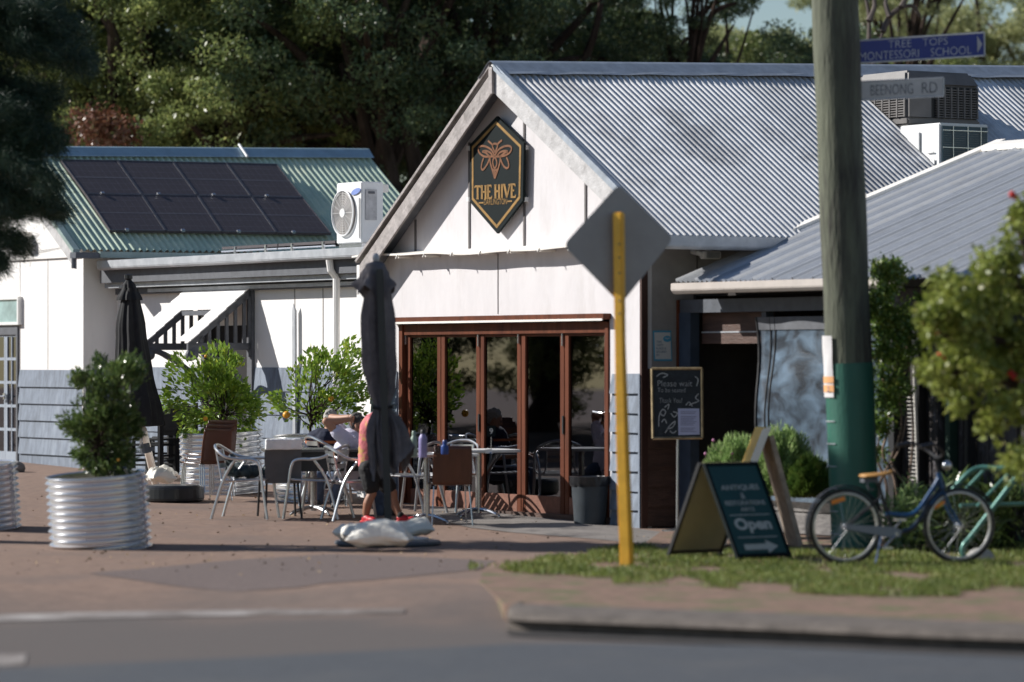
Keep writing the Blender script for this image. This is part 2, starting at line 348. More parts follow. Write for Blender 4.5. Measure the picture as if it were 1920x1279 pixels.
def sheet(name, pts, lift, material, k='structure', fine=True):
    """flat sheet laid on the ground: polygon of world xy points"""
    bm = bmesh.new(); vs = [bm.verts.new((p[0], p[1], 0)) for p in pts]; bm.faces.new(vs)
    for ax, rngv in (((0, 1, 0), np.arange(20, 34, .25)),):
        for yv in rngv:
            geom = bm.verts[:]+bm.edges[:]+bm.faces[:]
            bmesh.ops.bisect_plane(bm, geom=geom, plane_co=(0, float(yv), 0), plane_no=ax)
    for xv in np.arange(-12, 12, .5):
        geom = bm.verts[:]+bm.edges[:]+bm.faces[:]; bmesh.ops.bisect_plane(bm, geom=geom, plane_co=(float(xv), 0, 0), plane_no=(1, 0, 0))
    for v in bm.verts: v.co.z = gz(v.co.x, v.co.y)+lift
    bmesh.ops.recalc_face_normals(bm, faces=bm.faces)
    me = bpy.data.meshes.new(name); bm.to_mesh(me); bm.free()
    if me.polygons and me.polygons[0].normal.z < 0: me.flip_normals()
    return kind(link(name, me, None, material), k)
def gxy(px, py): p = gp(px, py); return (p.x, p.y)
Z0 = lambda px, py: ((px-960)/F*(EYE*F/(py-HOR)), EYE*F/(py-HOR))
sheet('road', [(-60, -50), (60, -50), (60, 23.4), (4.0, 24.25), (1.9, 24.9), (.4, 25.15), gxy(960, 1209), gxy(500, 1232), gxy(0, 1256), (-12, 22.0), (-60, 18)], .006, M['road'])
sheet('dark_patch', [gxy(*p) for p in ((165, 1076), (300, 1064), (450, 1050), (620, 1040), (760, 1044), (930, 1052), (900, 1068), (700, 1088), (560, 1102), (430, 1110), (300, 1096))], .004, M['patch'])  # flat sheet, a little darker than the ground around it
M['paint'] = mat('worn_paint_line', (.125, .10, .088), .85, col2=(.36, .33, .31), scale=1.1, mix2=((.13, .105, .09), 1.3, .50, .15))
for q in (((-20, 1154), (250, 1147), (500, 1143), (760, 1143), (758, 1151), (500, 1154), (250, 1160), (-20, 1167)), ((-20, 1229), (50, 1227), (46, 1248), (-20, 1250))):
    sheet('road_marking', [gxy(*p) for p in q], .006, M['paint'])
# ---- paving by the doors
def slabmat():
    m = mat('paving_slab', (.20, .18, .165), .85, var=.18, scale=3, bump=.25, bscale=60, mix2=((.12, .105, .10), 2, .5, .2))
    t = m.node_tree; return m
M['slab'] = slabmat()
sheet('paving_strip', [gxy(*p) for p in ((800, 950), (930, 958), (1060, 972), (1205, 994), (1240, 998), (1225, 1022), (1120, 1012), (1000, 1002), (880, 990), (820, 975))], .005, M['slab'])
# ---- verge with kerb
vg = [Z0(946, 1136), Z0(900, 1092), Z0(905, 1072), Z0(960, 1056), Z0(1060, 1040), Z0(1200, 1026), (1.55, 38.9), (2.2, 39.6), (4.5, 36.6), (7.5, 33.0), (14, 30), (14, 22.6), Z0(1920, 1176), Z0(1500, 1159), Z0(1100, 1145), Z0(975, 1138)]
mb = MB(); mb.prism([(x, y, -.15) for x, y in vg], (0, 0, .158)); kind(mb.build('verge', M['verge']), 'structure')
kf = [(.02, 27.4), (-.03, 27.0), (-.02, 26.6), Z0(962, 1152), Z0(1100, 1158), Z0(1500, 1173), Z0(1920, 1190), (7, 22.9), (14, 20.8)]
kb = [(.08, 27.5), (.07, 27.45), (.08, 27.35), Z0(985, 1135), Z0(1100, 1140), Z0(1500, 1154), Z0(1920, 1171), (7.1, 23.9), (14, 21.8)]
mb = MB(); kfb = bez([(*p, 0) for p in kf], 4); kbb = bez([(*p, 0) for p in kb], 4)
prof = [(0.10, -.19), (0.08, -.06), (0.0, -.04), (.03, -.012), (.10, .006), (.85, .016), (1.0, .012), (1.0, -.16)]
vs = []
for a, b in zip(kfb, kbb):
    for t, z in prof: p = a.lerp(b, t); vs.append((p.x, p.y, z))
m_ = len(prof); mb.add(vs, [(i*m_+k, i*m_+k+1, (i+1)*m_+k+1, (i+1)*m_+k) for i in range(len(kfb)-1) for k in range(m_-1)]+[tuple(range(m_))])
M['kerb'] = mat('kerb_concrete', (.12, .10, .085), .9, var=.3, scale=5, bump=.3)
kind(mb.build('kerb', M['kerb'], smooth=True), 'structure')
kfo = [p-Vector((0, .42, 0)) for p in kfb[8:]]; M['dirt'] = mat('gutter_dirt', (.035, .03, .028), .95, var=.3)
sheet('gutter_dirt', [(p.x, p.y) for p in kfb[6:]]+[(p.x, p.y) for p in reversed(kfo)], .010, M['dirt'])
# ---- grass
def grassmat():
    return leafmat('grass', (.10, .15, .03), (.22, .26, .06), (.34, .27, .12), .6, .3, 2.5)
M['grass'] = grassmat()
def noise2(x, y):
    return (math.sin(x*1.7+y*.9)+math.sin(x*3.1-y*1.3+1)+math.sin(x*.8+y*2.7+2)+.6*math.sin(x*6.1+y*1.1))/3.6
P = []
while len(P) < 52000:
    px = rngG.uniform(880, 2050); py = rngG.uniform(1020, 1130)
    edge = 1060 - 34*sm((px-900)/330); low = 1098 + 24*sm((px-1150)/500) - 18*sm((px-1800)/150)
    if px < 1150: low = 1074+12*sm((px-900)/200)
    x, y = Z0(px, py); d = min((py-edge)/10, (low-py)/14)
    if d < 0: continue
    if px > 1230 and py < 1036 : continue
    v = noise2(x*2.2, y*1.1)+.35*min(1, d)
    if rngG.random() < sm((v+.22)/.55): P.append((x, y, .008))
P = np.array(P); dirs = np.tile(np.array([0, 0, 1.0]), (len(P), 1))
kind(leaf_mesh('grass', P, .02, .07, .16, rngG, dirs=dirs, material=M['grass']), 'stuff', 'short sunlit green grass growing in patches on the brown verge')

# ================================================================== CAFE BUILDING
cafe = thing('cafe_building', 'white gabled cafe building with brown folding doors, grey boards and a silver corrugated roof', 'building')
WL, WR_ = -5.79, 0.0
ra, rz = -2.59, 5.07          # ridge
def rz_at(b): return 5.07 + (b+.3)*(.27/7.7)
# roof heights at the wall plane
def zroof(a): return 3.06+(a+5.49)/2.9*2.01 if a < ra else 3.10+(.8-a)/3.39*1.97
T = .09
# front wall: pieces round the door opening
da0, dz1 = onb(750, 603, 0); da1, _ = onb(1143, 600, 0); dz1 = 2.24
mb = MB()
mb.lb(WL, da0, 0, .12, -.2, dz1); mb.lb(da1, WR_, 0, .12, -.2, dz1)
mb.lb(WL, WR_, 0, .12, dz1, 3.02)
mb.build('front_wall', M['white'], cafe)
mb = MB(); zz = lambda a: zroof(a)-.12
mb.prism([L(WL, -.02, 3.022), L(WR_, -.02, 3.022), L(WR_, -.02, max(3.2, zz(0))), L(ra, -.02, zz(ra)), L(WL, -.02, 3.03)], RR*.14)
mb.build('gable_wall', M['white'], cafe)
M['joint'] = mat('joint_strip', (.12, .11, .11), .8)
for px in (780, 881, 984, 1099):
    a, z = onb(px, 466, -.02); mb = MB(); mb.lb(a-.016, a+.016, -.034, -.0205, 3.06, zz(a)-.03); mb.build('joint_strip', M['joint'], cafe)
a, z = onb(934, 470, 0); mb = MB(); mb.lb(a-.006, a+.006, -.006, -.001, dz1+.08, 3.0); mb.build('joint_strip', M['joint'], cafe)
# ledge flashing: thin, slightly wavy, with brackets
mb = MB(); n = 40
def ledge(i, j):
    a = WL-.12+(WR_-.45-WL+.12)*i; w_ = .012*math.sin(i*9)+.008*math.sin(i*23)
    return L(a, -.21+.19*j, 3.075+w_*(1-j)-.03*(1-j)-.04*i*(1-j)*.5)
mb.grid(ledge, n, 1); nv = len(mb.v)
mb.grid(lambda i, j: ledge(i, 0)+Vector((0, 0, -.022*j)), n, 1); mb.grid(lambda i, j: ledge(i, j)+Vector((0, 0, -.022)), n, 1)
fl = mb.build('ledge_flashing', M['capwhite'], cafe)
for i in range(8):
    a = WL+.35+i*.62; mb = MB(); mb.lb(a-.008, a+.008, -.20, -.0, 2.99, 3.012); mb.tube([L(a, -.21, 3.03), L(a, -.235, 2.985)], .008, 6); mb.build('bracket', M['capwhite'], fl)
# barge boards
def barge(p, q, hgt, parent, material, b0=-.27, th=.03, name='barge_board'):
    p0 = L(p[0], b0, p[1]); q0 = L(q[0], b0, q[1]); mb = MB(); d = Vector((0, 0, -hgt)); mb.prism([p0, q0, q0+d, p0+d], RR*th); return mb.build(name, material, parent, bevel=.004)
bb = barge((ra-.01, 5.05), (-5.62, 2.93), .24, cafe, M['bargewood'])
M['bargewhite'] = mat('worn_white_barge', (.50, .49, .49), .7, var=.15, scale=8, bump=.3, mix2=((.30, .29, .29), 5, .55, .2))
barge((ra+.015, 5.05), (.62, 3.18), .26, cafe, M['bargewhite'])
barge((ra+.04, 5.13), (.82, 3.13), .085, cafe, M['cap'], b0=-.30, th=.06, name='barge_capping')
barge((ra-.04, 5.13), (-5.66, 3.0), .05, cafe, M['bargewood'], b0=-.30, th=.06, name='barge_capping')
mb = MB(); mb.lb(ra-.035, ra+.035, -.31, -.275, 4.78, 5.08); mb.build('apex_block', M['bargewood'], cafe)
# soffits
for (a0, z0, a1, z1) in ((ra, 4.99, -5.6, 2.87), (ra, 4.99, .75, 3.04)):
    mb = MB(); mb.prism([L(a0, -.24, z0), L(a1, -.24, z1), L(a1, -.24, z1-.02), L(a0, -.24, z0-.02)], RR*.215); mb.build('soffit', M['slat'], cafe)
def corrugated(name, p00, p01, p10, p11, pitch, amp, material, parent, rows=6, prof=None, seg=8, warp=0):
    """ribs run from p00/p01 (ridge, start/end) down to p10/p11"""
    p00, p01, p10, p11 = map(Vector, (p00, p01, p10, p11)); ln = ((p01-p00).length+(p11-p10).length)/2; nw = ln/pitch; nu = int(nw*seg)
    nn = (p01-p00).cross(p10-p00).normalized()
    if nn.z < 0: nn = -nn
    f = prof or (lambda x: math.sin(2*math.pi*x))
    def fn(i, j):
        a = p00.lerp(p01, i); b = p10.lerp(p11, i); p = a.lerp(b, j)
        return p+nn*(amp*f(i*nw)+warp*math.sin(i*7+j*5)*math.sin(j*4))
    mb = MB(); mb.grid(fn, nu, rows); o = mb.build(name, material, parent)
    o.data.polygons.foreach_set('use_smooth', [True]*len(o.data.polygons)); return o
BE = 9.5
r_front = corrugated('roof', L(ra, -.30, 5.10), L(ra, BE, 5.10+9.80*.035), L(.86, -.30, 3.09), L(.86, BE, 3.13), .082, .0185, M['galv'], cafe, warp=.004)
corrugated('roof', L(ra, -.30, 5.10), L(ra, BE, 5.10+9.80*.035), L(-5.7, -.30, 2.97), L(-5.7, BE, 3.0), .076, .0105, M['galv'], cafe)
# ridge capping with rolled top
mb = MB(); sec = [(.26, -.135), (.20, -.10), (.05, .005), (0, .03), (-.05, .005), (-.20, -.115), (-.26, -.15)]; vs = []
for k in range(31):
    b = -.32+(BE+.32)*k/30; z = 5.12+(b+.36)*.035; wv = .006*math.sin(k*2.3)
    for da, dz in sec: vs.append(L(ra+da, b, z+dz+(wv if abs(da) > .2 else 0)))
m_ = len(sec); mb.add(vs, [(i*m_+k, i*m_+k+1, (i+1)*m_+k+1, (i+1)*m_+k) for i in range(30) for k in range(m_-1)])
mb.build('ridge_cap', M['cap'], cafe, smooth=False)
# eave gutter along the right
mb = MB(); mb.prism([L(.80, -.34, 3.09), L(.93, -.34, 3.10), L(.93, -.34, 2.985), L(.90, -.34, 2.955), L(.80, -.34, 2.955)], RR*2.9); gt = mb.build('gutter', M['gutter'], cafe, bevel=.006)
# side and other walls, floor and ceiling: a closed dark room
mb = MB(); mb.lb(-.12, 0, .121, 8.9, 1.72, 3.3); mb.build('side_wall', M['taupe'], cafe)
mb = MB(); mb.lb(.0, .012, .70, .712, 1.72, 2.95); mb.build('joint_strip', M['joint'], cafe)
mb = MB(); mb.lb(-.12, 0, .121, 8.9, -.2, 1.72); mb.build('side_wall', M['browndark'], cafe)
for k in range(8):
    mb = MB(); z = .02+k*.21; mb.hexa([L(0, .05, z), L(.03, .05, z), L(.03, .52, z), L(0, .52, z), L(0, .05, z+.212), L(.012, .05, z+.212), L(.012, .52, z+.212), L(0, .52, z+.212)]); mb.build('side_board', M['browndark'], cafe)
mb = MB(); mb.lb(WL, WL+.12, .121, 8.9, -.2, 3.0); mb.lb(WL, 0, 8.9, 9.0, -.2, 4.6); mb.build('rear_walls', M['taupe'], cafe)
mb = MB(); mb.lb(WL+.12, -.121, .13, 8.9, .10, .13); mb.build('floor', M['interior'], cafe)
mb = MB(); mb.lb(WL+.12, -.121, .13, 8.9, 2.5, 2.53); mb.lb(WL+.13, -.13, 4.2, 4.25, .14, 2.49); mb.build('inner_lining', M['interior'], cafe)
mb = MB(); mb.lb(-.006, .03, -.03, .05, -.05, 3.0); mb.build('corner_post', mat('dark_red_trim', (.05, .018, .012), .6), cafe)
# weatherboards below the render
def boards(parent, a0, a1, z0, z1, n, b=0.0, out=.03, material=None, jit=0):
    h = (z1-z0)/n
    for k in range(n):
        z = z0+k*h; j = random.Random(k).uniform(-jit, jit); mb = MB()
        mb.hexa([L(a0, b-out, z+j), L(a1, b-out, z-j), L(a1, b-.002, z-j), L(a0, b-.002, z+j), L(a0, b-.010, z+h+.004+j), L(a1, b-.010, z+h+.004-j), L(a1, b-.002, z+h-j), L(a0, b-.002, z+h+j)])
        mb.build('weatherboard', material or M['greyboard'], parent)
boards(cafe, da1+.06, -.02, -.02, 1.645, 8, jit=.006, out=.045)
boards(cafe, WL, da0-.05, .10, 1.66, 8, jit=.004)
mb = MB(); mb.lb(-.018, .012, -.045, -.034, 0, 1.64); mb.build('corner_trim', M['greyboard'], cafe)
# folding doors
M['rail'] = mat('faded_door_rail', (.20, .085, .055), .7, var=.2, scale=9, bump=.2)
B1 = .055
mb = MB(); mb.lb(da0-.10, da1+.03, -.10, -.001, 2.235, 2.30); mb.build('door_hood', M['jarrah'], cafe, bevel=.004)
mb = MB(); mb.lb(da0-.12, da1+.02, -.115, -.101, 2.222, 2.246); mb.build('hood_flashing', M['capwhite'], cafe)
fr = MB(); fr.lb(da0, da0+.085, -.02, .11, -.05, 2.21); fr.lb(da1-.07, da1, -.02, .11, -.05, 2.21); fr.lb(da0+.085, da1-.07, -.0, .11, 2.09, 2.215)
fr = fr.build('door_frame', M['jarrah'], cafe, bevel=.004)
mb = MB(); mb.lb(da0+.085, da1-.07, .005, .03, 2.105, 2.16); mb.build('door_track', M['black'], fr)
cent = [onb(x, 780, B1)[0] for x in (764, 829.5, 903, 980, 1061, 1135)]
cent[0] = da0+.09; cent[-1] = da1-.072
for i in range(5):
    a0, a1 = cent[i]+.004, cent[i+1]-.004; st = .085; bt = .09-.012*i if i else .09
    dr = link('folding_door', None, cafe)
    tw = (.012 if i % 2 else -.012)
    mb = MB(); mb.lb(a0, a0+st, B1-.02, B1+.025, bt, 2.085); mb.build('stile', M['jarrah'], dr, bevel=.005)
    mb = MB(); mb.lb(a1-st, a1, B1-.02, B1+.025, bt, 2.085); mb.build('stile', M['jarrah'], dr, bevel=.005)
    mb = MB(); mb.lb(a0+st, a1-st, B1-.018, B1+.022, bt, .285); mb.build('rail', M['rail'], dr, bevel=.004); mb = MB(); mb.lb(a0+st, a1-st, B1-.018, B1+.022, 2.06, 2.085); mb.build('rail', M['jarrah'], dr, bevel=.004)
    mb = MB(); mb.lb(a0+st, a1-st, B1+.002, B1+.008, .285, 2.06); mb.build('glass_pane', M['glass'], dr)
    if i in (1, 3):
        mb = MB(); mb.lb(a1-.025, a1+.0, B1-.045, B1-.021, 1.95, 2.13); mb.build('hinge', M['steel'], dr, bevel=.003)
        mb = MB(); mb.lb(a1-.02, a1+.01, B1-.04, B1-.021, .98, 1.18); mb.build('bolt', M['black'], dr, bevel=.003)
    if i in (0, 2, 4):
        mb = MB(); aa = a1-.03 if i else a0+.0; mb.lb(aa-.012, aa+.012, B1-.045, B1-.021, 1.98, 2.15); mb.build('hinge', M['steel'], dr, bevel=.003)
    if i == 4:
        mb = MB(); a = a1-.04; mb.lb(a-.02, a+.02, B1-.03, B1-.021, 1.05, 1.3); mb.tube([L(a, B1-.03, 1.22), L(a, B1-.08, 1.22), L(a-.05, B1-.085, 1.225), L(a-.16, B1-.085, 1.235)], .012, 8); mb.build('handle', M['steel'], dr)
mb = MB(); mb.lb(da0-.02, da1+.02, -.05, .12, -.05, .095); mb.build('door_sill', M['browndark'], cafe)
# the number plate behind the glass is the table's; security light under the eave
settle(cafe, L(-2.9, 0, 0))
fl_ = thing('floodlight', 'small white twin floodlight under the silver eave gutter above the entry', 'light')
c = PA(1322, 479, .06)+U*.10
mb = MB(); mb.box(c, RR*.22, U*.10, Z*.085); mb.build('lamp_housing', M['whiteshine'], fl_, bevel=.01)
mb = MB(); mb.box(c+U*.052, RR*.17, U*.006, Z*.06); mb.build('lens', M['gutter'], fl_)
mb = MB(); mb.tube([c-U*.17+Z*.04-RR*.12, c-RR*.16+Z*.02, c-RR*.1], .028, 8); mb.build('bracket', M['whiteshine'], fl_)
settle(fl_, c)

# ================================================================== WALL SIGN
sg = thing('wall_sign', 'dark hexagonal sign with gold bee and THE HIVE lettering on the white gable', 'sign')
BS = -.11
hx = [(931, 218), (982, 268), (980, 376), (932, 438), (881, 379), (881, 271)]
hp = [PB(x, y, BS) for x, y in hx]
mb = MB(); mb.prism(hp, RR*.03); mb.build('sign_board', M['signblack'], sg)
cx = sum((p for p in hp), Vector())/6
def inset(k): return [cx+(p-cx)*k for p in hp]
def ring(k0, k1, name, m_):
    a = inset(k0); b = inset(k1); mb = MB(); n = 6
    mb.add([p+N*.004 for p in a]+[p+N*.004 for p in b], [(i, (i+1) % n, n+(i+1) % n, n+i) for i in range(n)]); return mb.build(name, m_, sg)
ring(.915, .855, 'gold_border', M['gold'])
def S(x, y):   # image-like coordinates of the sign crop -> sign plane
    return PB(860+x/5.113, 200+y/5.113, BS)+N*.003
em = MB(); wd = .024
for pts in ([(352, 470), (385, 415), (440, 382), (490, 378), (512, 400), (495, 440), (450, 468), (395, 478), (360, 478)],
            [(348, 470), (318, 415), (262, 382), (212, 380), (192, 402), (205, 445), (250, 478), (305, 478), (342, 478)],
            [(400, 480), (450, 440), (475, 430), (440, 425), (400, 440), (375, 470)], [(300, 480), (262, 440), (232, 432), (265, 425), (305, 440), (330, 470)],
            [(402, 490), (430, 560), (462, 590), (484, 575), (480, 530), (462, 485)], [(302, 490), (280, 550), (240, 604), (222, 590), (228, 540), (244, 492)],
            [(308, 470), (305, 520), (325, 600), (350, 688)], [(398, 470), (402, 520), (382, 600), (352, 688)],
            [(350, 480), (332, 520), (338, 570), (352, 590), (368, 560), (368, 520), (350, 480)],
            [(352, 440), (330, 385), (335, 362), (352, 355), (372, 362), (376, 385), (352, 440)],
            [(335, 375), (312, 350), (285, 328)], [(370, 372), (392, 345), (420, 322)], [(326, 600), (350, 612), (380, 600)], [(335, 625), (352, 636), (372, 625)], [(340, 645), (352, 655), (364, 645)]):
    ribbon(em, bez([S(*p) for p in pts], 5), wd, N)
em.build('bee_emblem', M['bronze'], sg)
# serif capitals drawn stroke by stroke
GL = {'T': [((0, 1), (1, 1), .5), ((.5, 1), (.5, 0), 1), ((.28, 0), (.72, 0), .4), ((0, 1), (0, .86), .5), ((1, 1), (1, .86), .5)],
      'H': [((.18, 0), (.18, 1), 1), ((.82, 0), (.82, 1), 1), ((.18, .52), (.82, .52), .5), ((0, 0), (.36, 0), .4), ((.64, 0), (1, 0), .4), ((0, 1), (.36, 1), .4), ((.64, 1), (1, 1), .4)],
      'E': [((.2, 0), (.2, 1), 1), ((.0, 1), (.9, 1), .5), ((0, 0), (1, 0), .5), ((.2, .52), (.7, .52), .5), ((.9, 1), (.9, .84), .4), ((1, 0), (1, .18), .4)],
      'I': [((.5, 0), (.5, 1), 1), ((.2, 0), (.8, 0), .4), ((.2, 1), (.8, 1), .4)],
      'V': [((.08, 1), (.5, 0), 1), ((.92, 1), (.5, 0), .6), ((-.08, 1), (.26, 1), .4), ((.72, 1), (1.05, 1), .4)]}
lt = MB()
xs0 = {'T': (160, 213), 'H': (218, 272), 'E': (278, 322), 'H2': (347, 402), 'I': (408, 432), 'V': (436, 500), 'E2': (504, 550)}
for key, (xa, xb) in xs0.items():
    yb = 882-(xa-160)*.045; yt = 764-(xa-160)*.055
    for (x0, y0), (x1, y1), wt in GL[key[0]]:
        ribbon(lt, [S(xa+(xb-xa)*x0, yb+(yt-yb)*y0), S(xa+(xb-xa)*x1, yb+(yt-yb)*y1)], .034*wt+.004, N)
lt.build('lettering', M['gold'], sg)
c = (S(248, 915)+S(467, 908))/2; flat_text('DARLINGTON', ((S(248, 915)-S(467, 908)).length, .066), c, S(467, 908)-S(248, 915), Z, M['gold'], 'lettering', sg, off=-.004)
mb = MB(); ribbon(mb, [S(197, 923), S(242, 921)], .016, N); ribbon(mb, [S(471, 908), S(516, 906)], .016, N); mb.build('dash', M['gold'], sg)
for (x, y) in ((985, 277), (985, 374), (881, 278), (881, 374)):
    p = PB(x, y, -.05); mb = MB(); mb.box(p, U*.05, RR*.07, Z*.05); mb.build('bracket', M['whiteshine'], sg)
settle(sg, cx)

# ================================================================== LEFT BUILDING
lf = thing('left_building', 'white building with blue-grey boards and a pale green corrugated roof at the far left', 'building')
LC = -13.75; la = -15.62
mb = MB(); ldoor0, ldoor1 = onb(-60, 700, 0)[0], onb(36, 700, 0)[0]
zd = onb(20, 612, 0)[1]
mb.lb(ldoor1, LC, 0, .12, 1.66, 3.25); mb.lb(-19, ldoor1, 0, .12, zd, 3.25); mb.lb(-19, ldoor0, 0, .12, -.1, zd)
mb.build('front_wall', M['white2'], lf)
mb = MB(); mb.prism([L(-18.0, -.015, 3.252), L(LC+.02, -.015, 3.252), L(LC+.02, -.015, 3.4), L(la, -.015, 4.62), L(-18.0, -.015, 3.1)], RR*.13); mb.build('gable_wall', M['white2'], lf)
mb = MB(); mb.lb(-18.0, LC+.02, -.035, -.016, 3.225, 3.262); mb.build('wall_band', M['white2'], lf)
mb = MB(); mb.lb(ldoor1, LC-.02, .001, .12, .1, 1.66); mb.build('lower_wall', M['greyboard'], lf)
boards(lf, ldoor1+.04, LC, .47, 1.66, 5, out=.04, jit=.0)
mb = MB(); mb.lb(ldoor1+.02, LC-.05, -.01, .0, .15, .46); mb.build('base_board', M['greyboard'], lf)
for px in (90, 38):
    a = onb(px, 600, 0)[0]; mb = MB(); mb.lb(a-.006, a+.006, -.004, -.001, 1.67, 3.22); mb.build('joint_strip', M['taupe'], lf)
mb = MB(); mb.lb(LC-.02, LC+.012, -.02, .02, .2, 3.3); mb.build('corner_trim', M['white2'], lf)
mb = MB(); mb.lb(LC-.12, LC, .121, 6.0, 1.70, 3.35); mb.build('side_wall', M['white2'], lf)
mb = MB(); mb.lb(LC-.12, LC-.003, .121, 6.0, .1, 1.70); mb.build('side_wall', M['greyboard'], lf)
mb = MB(); mb.lb(-19, LC-.13, 5.9, 6.0, .1, 3.3); mb.build('rear_wall', M['white2'], lf)
corrugated('roof', L(la, -.36, 4.77), L(la, 5.5, 4.91), L(-13.36, -.36, 3.30), L(-13.36, 5.62, 3.34), .10, .021, M['greenroof'], lf)
corrugated('roof', L(la, -.36, 4.77), L(la, 5.5, 4.91), L(-18.4, -.36, 3.0), L(-18.4, 5.5, 3.1), .095, .012, M['greenroof'], lf)
mb = MB(); mb.prism([L(la, 5.5, 4.86), L(-13.36, 5.56, 3.3), L(-18.4, 5.5, 3.1)], RR*.1); mb.build('gable_wall', M['greenroof'], lf)
mb = MB(); vs = []
for k in range(21):
    b = -.38+(5.95)*k/20; z = 4.80+(b+.36)*.024
    for da, dz in ((.20, -.115), (.16, -.085), (.05, 0.02), (0, .035), (-.05, .02), (-.2, -.13)): vs.append(L(la+da, b, z+dz))
mb.add(vs, [(i*6+k, i*6+k+1, (i+1)*6+k+1, (i+1)*6+k) for i in range(20) for k in range(5)]); M['capblue'] = mat('blue_ridge', (.30, .42, .50), .4, metal=.3, var=.1); mb.build('ridge_cap', M['capblue'], lf)
barge((la, 4.72), (-13.33, 3.26), .22, lf, M['bargewhite'], b0=-.34)
M['greencap'] = mat('green_cap', (.30, .38, .36), .4, metal=.2)
barge((la, 4.80), (-13.30, 3.31), .07, lf, M['greencap'], b0=-.38, th=.1, name='barge_capping')
barge((la, 4.80), (-13.30, 3.31), .07, lf, M['capblue'], b0=5.45, th=.16, name='barge_capping')
mb = MB(); mb.lb(-13.40, -13.22, -.38, -.02, 3.19, 3.27); mb.tube([L(-13.33, -.36, 3.2), L(-13.33, -.36, 3.05)], .03); mb.build('gutter', M['darkgrey'], lf)
mb = MB(); mb.lb(-13.38, -13.24, 0.0, 5.6, 3.20, 3.285); mb.build('gutter', M['greencap'], lf)
# ridge pipe clip
p0 = ona(447, 284, la)[0]; mb = MB(); mb.tube([L(la+.02, p0, 4.97), L(la+.24, p0+.02, 4.78)], .02, 8); mb.build('vent_pipe', M['whiteshine'], lf)
# door with small panes
dd = link('glazed_door', None, lf); mb = MB()
zb = .33; aD0, aD1 = ldoor1-1.55, ldoor1
mb.lb(aD0, aD1, -.03, .08, zd-.12, zd); mb.lb(aD1-.05, aD1, -.03, .08, zb-.1, zd-.121); mb.lb(aD0, aD0+.05, -.03, .08, zb-.1, zd-.121)
mb.build('frame', M['slat'], dd)
M['doorblue'] = mat('door_paint', (.30, .34, .40), .5, var=.08)
mid = onb(10, 780, 0)[0]
for (a0, a1) in ((aD0+.055, mid-.004), (mid+.004, aD1-.055)):
    mb = MB(); mb.lb(a0, a0+.06, 0, .04, zb, zd-.125); mb.lb(a1-.04, a1, 0, .04, zb, zd-.125)
    for k in range(6): z = zb+.14+(zd-zb-.27)*k/5; mb.lb(a0+.06, a1-.04, .0, .04, z-.02-(.12 if k == 0 else 0), z+.02)
    mb.lb((a0+a1)/2-.012, (a0+a1)/2+.012, .0, .035, zb+.16, zd-.13)
    mb.build('door_leaf', M['doorblue'], dd); mb = MB(); mb.lb(a0+.05, a1-.03, .015, .02, zb+.1, zd-.14); mb.build('glass_pane', M['glass'], dd)
mb = MB(); c = L(mid+.03, -.03, 1.28); mb.box(c, U*.05, RR*.02, Z*.09); mb.tube([c, c+N*.06, c+N*.06+U*.14], .013); mb.tube([c-Z*.0-U*.02, c+N*.06-U*.02, c+N*.06-U*.12], .013); mb.build('handle', M['steel'], dd)
mb = MB(); mb.lb(-19, LC-.2, 1.4, 1.45, .2, 3.2); mb.lb(-19, LC-.2, .2, 1.4, .28, .3); mb.build('inner_lining', M['interior'], lf)
# window box over the door
ww = link('window', None, lf); a0, z0 = onb(-40, 612, -.05); a1, z1 = onb(36, 556, -.05)
mb = MB(); mb.lb(a0, a1, -.07, -.001, zd+.02, zd+.06); mb.lb(a0, a1, -.07, -.001, z1-.04, z1); mb.lb(a1-.04, a1, -.07, -.001, zd+.06, z1-.04); mb.build('frame', M['whiteshine'], ww)
M['frost'] = mat('frosted_glass', (.30, .42, .42), .25, var=.25, scale=3)
mb = MB(); mb.lb(a0, a1-.04, -.04, -.002, zd+.06, z1-.04); mb.build('pane', M['frost'], ww)
c = PB(42, 452, -.12); mb = MB(); mb.box(c+Z*.02, U*.26, RR*.20, Z*.16); mb.box(c+Z*.03+U*.04, U*.1, RR*.2, Z*.2); mb.build('vent_box', M['capwhite'], lf, bevel=.01)
settle(lf, L(-15.6, 0, .3))
bs = thing('garden_boulder', 'small brown stone at the foot of the glazed door at the far left', 'stone'); c = gp(30, 885); mb = MB(); mb.ball(c+Z*.05, (.13, .13, .10), 10, 6); mb.build('stone', M['timber'], bs, smooth=True); settle(bs, c)

